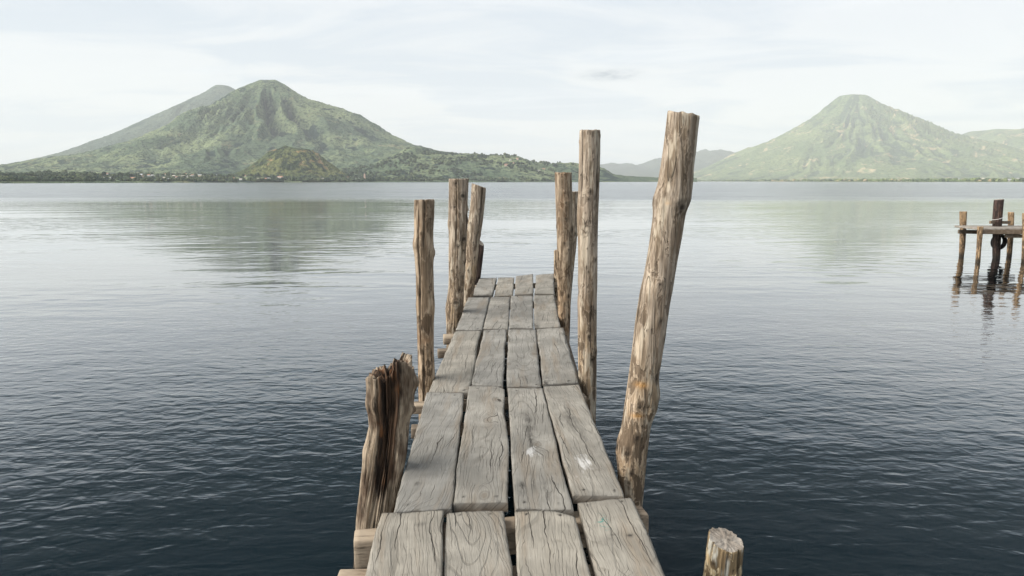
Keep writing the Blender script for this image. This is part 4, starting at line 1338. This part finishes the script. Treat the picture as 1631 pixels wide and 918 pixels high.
pier_post([(337, 1529, 1539.5), (370, 1529.5, 1538), (390, 1528.5, 1537), (406, 1528, 1535)], 19.9, M_LOG_FAR, 61)
pier_post([(361, 1557.5, 1566), (375, 1557, 1564.5), (400, 1555.5, 1562), (417, 1554, 1561)], 18.45, M_LOG_FAR, 62)
dk = pier_post([(318, 1584.5, 1598), (350, 1582, 1595), (380, 1582, 1593), (413, 1581.5, 1592)], 19.35, M_LOG_DARK, 63, tilt=0.12)
dk['label'] = 'thick dark tarred post with a white cord tied round it'
pier_post([(338, 1606, 1614.5), (370, 1606, 1614), (408, 1604, 1611)], 19.9, M_LOG_FAR, 64)
pier_post([(340, 1629, 1637), (380, 1629, 1636), (415, 1627.5, 1635)], 18.45, M_LOG_FAR, 65)
pier_post([(338, 1680, 1688), (408, 1680, 1687)], 19.9, M_LOG_FAR, 66)


def pier_bar(name, a, b, w, h, mat):
    V, f = bar_mesh(name, a, b, w, h, None, 0.01, 10)
    return origin_link(name, V, f, [mat], pier, pier_loc, smooth=True)


zt_ = depth_pt(1560, 363.5, 18.6)[2]
x0 = depth_pt(1539, 365, 19.2)[0]; x1 = x0 + 2.7
for k in range(4):
    yy_ = 18.70 + k * 0.31
    pier_bar('deck_board', (x0 + random.uniform(-.03, .03), yy_, zt_ - 0.03), (x1, yy_, zt_ - 0.03 + random.uniform(-.008, .008)), 0.28, 0.055, M_BEAM_GREY)
pier_bar('fascia_board', (x0, 18.53, zt_ - 0.095), (x1, 18.53, zt_ - 0.11), 0.035, 0.12, M_BEAM_MID)
xb0 = depth_pt(1526.5, 370, 19.75)[0]
pier_bar('bearer', (xb0, 19.75, zt_ - 0.18), (xb0 + 1.75, 19.75, zt_ - 0.21), 0.06, 0.11, M_BEAM_DARK)
pier_bar('bearer', (xb0 + 0.55, 18.63, zt_ - 0.215), (x1, 18.63, zt_ - 0.24), 0.06, 0.09, M_BEAM_DARK)
ra = depth_pt(1577, 354.2, 19.2); rb = depth_pt(1608, 354.6, 19.75)
pier_bar('rail', ra, rb, 0.05, 0.085, M_BEAM_MID)
# white cord round the dark post
c0 = depth_pt(1589, 348, 19.35)
tv = []
th = np.arange(20) / 20 * 2 * math.pi
bm = bmesh.new()
for a in range(20):
    for b in range(6):
        r_ = 0.119 + 0.006 * math.cos(b / 6 * 6.283)
        tv.append((c0[0] + r_ * math.cos(th[a]), 19.35 + r_ * math.sin(th[a]), c0[2] + 0.04 * (math.cos(th[a])) + 0.006 * math.sin(b / 6 * 6.283)))
q = []
for a in range(20):
    for b in range(6):
        q.append([a * 6 + b, ((a + 1) % 20) * 6 + b, ((a + 1) % 20) * 6 + (b + 1) % 6, a * 6 + (b + 1) % 6])
bm.free()
cord = np_mesh('cord', np.array(tv) - np.array(dk.location) - np.array(pier_loc), np.array(q), True)
co = link('cord', cord, dk, [M_ROPE])

# old tyre hung on the dark post as a fender
tc_ = depth_pt(1591, 385.5, 19.60)
R0, r0 = 0.19, 0.05
na, nb = 48, 14
tv = []
for a in range(na):
    A = a / na * 2 * math.pi
    for b in range(nb):
        B = b / nb * 2 * math.pi
        rr = R0 + r0 * math.cos(B) * 0.95
        if abs(math.sin(B)) < 0.55 and math.cos(B) > 0 and a % 2: rr -= 0.006      # tread blocks
        tv.append((rr * math.cos(A), 1.35 * r0 * math.sin(B), rr * math.sin(A)))
me = np_mesh('tyre', np.array(tv), grid_quads(na + 1, nb, True) % (na * nb), True)
ty = link('tyre', me, None, [M_RUBBER])
ty.location = tc_
ty.rotation_euler = (0.05, 0, 0.15)
tag(ty, 'old black tyre hung as a fender under the deck of the far right pier', 'tyre')
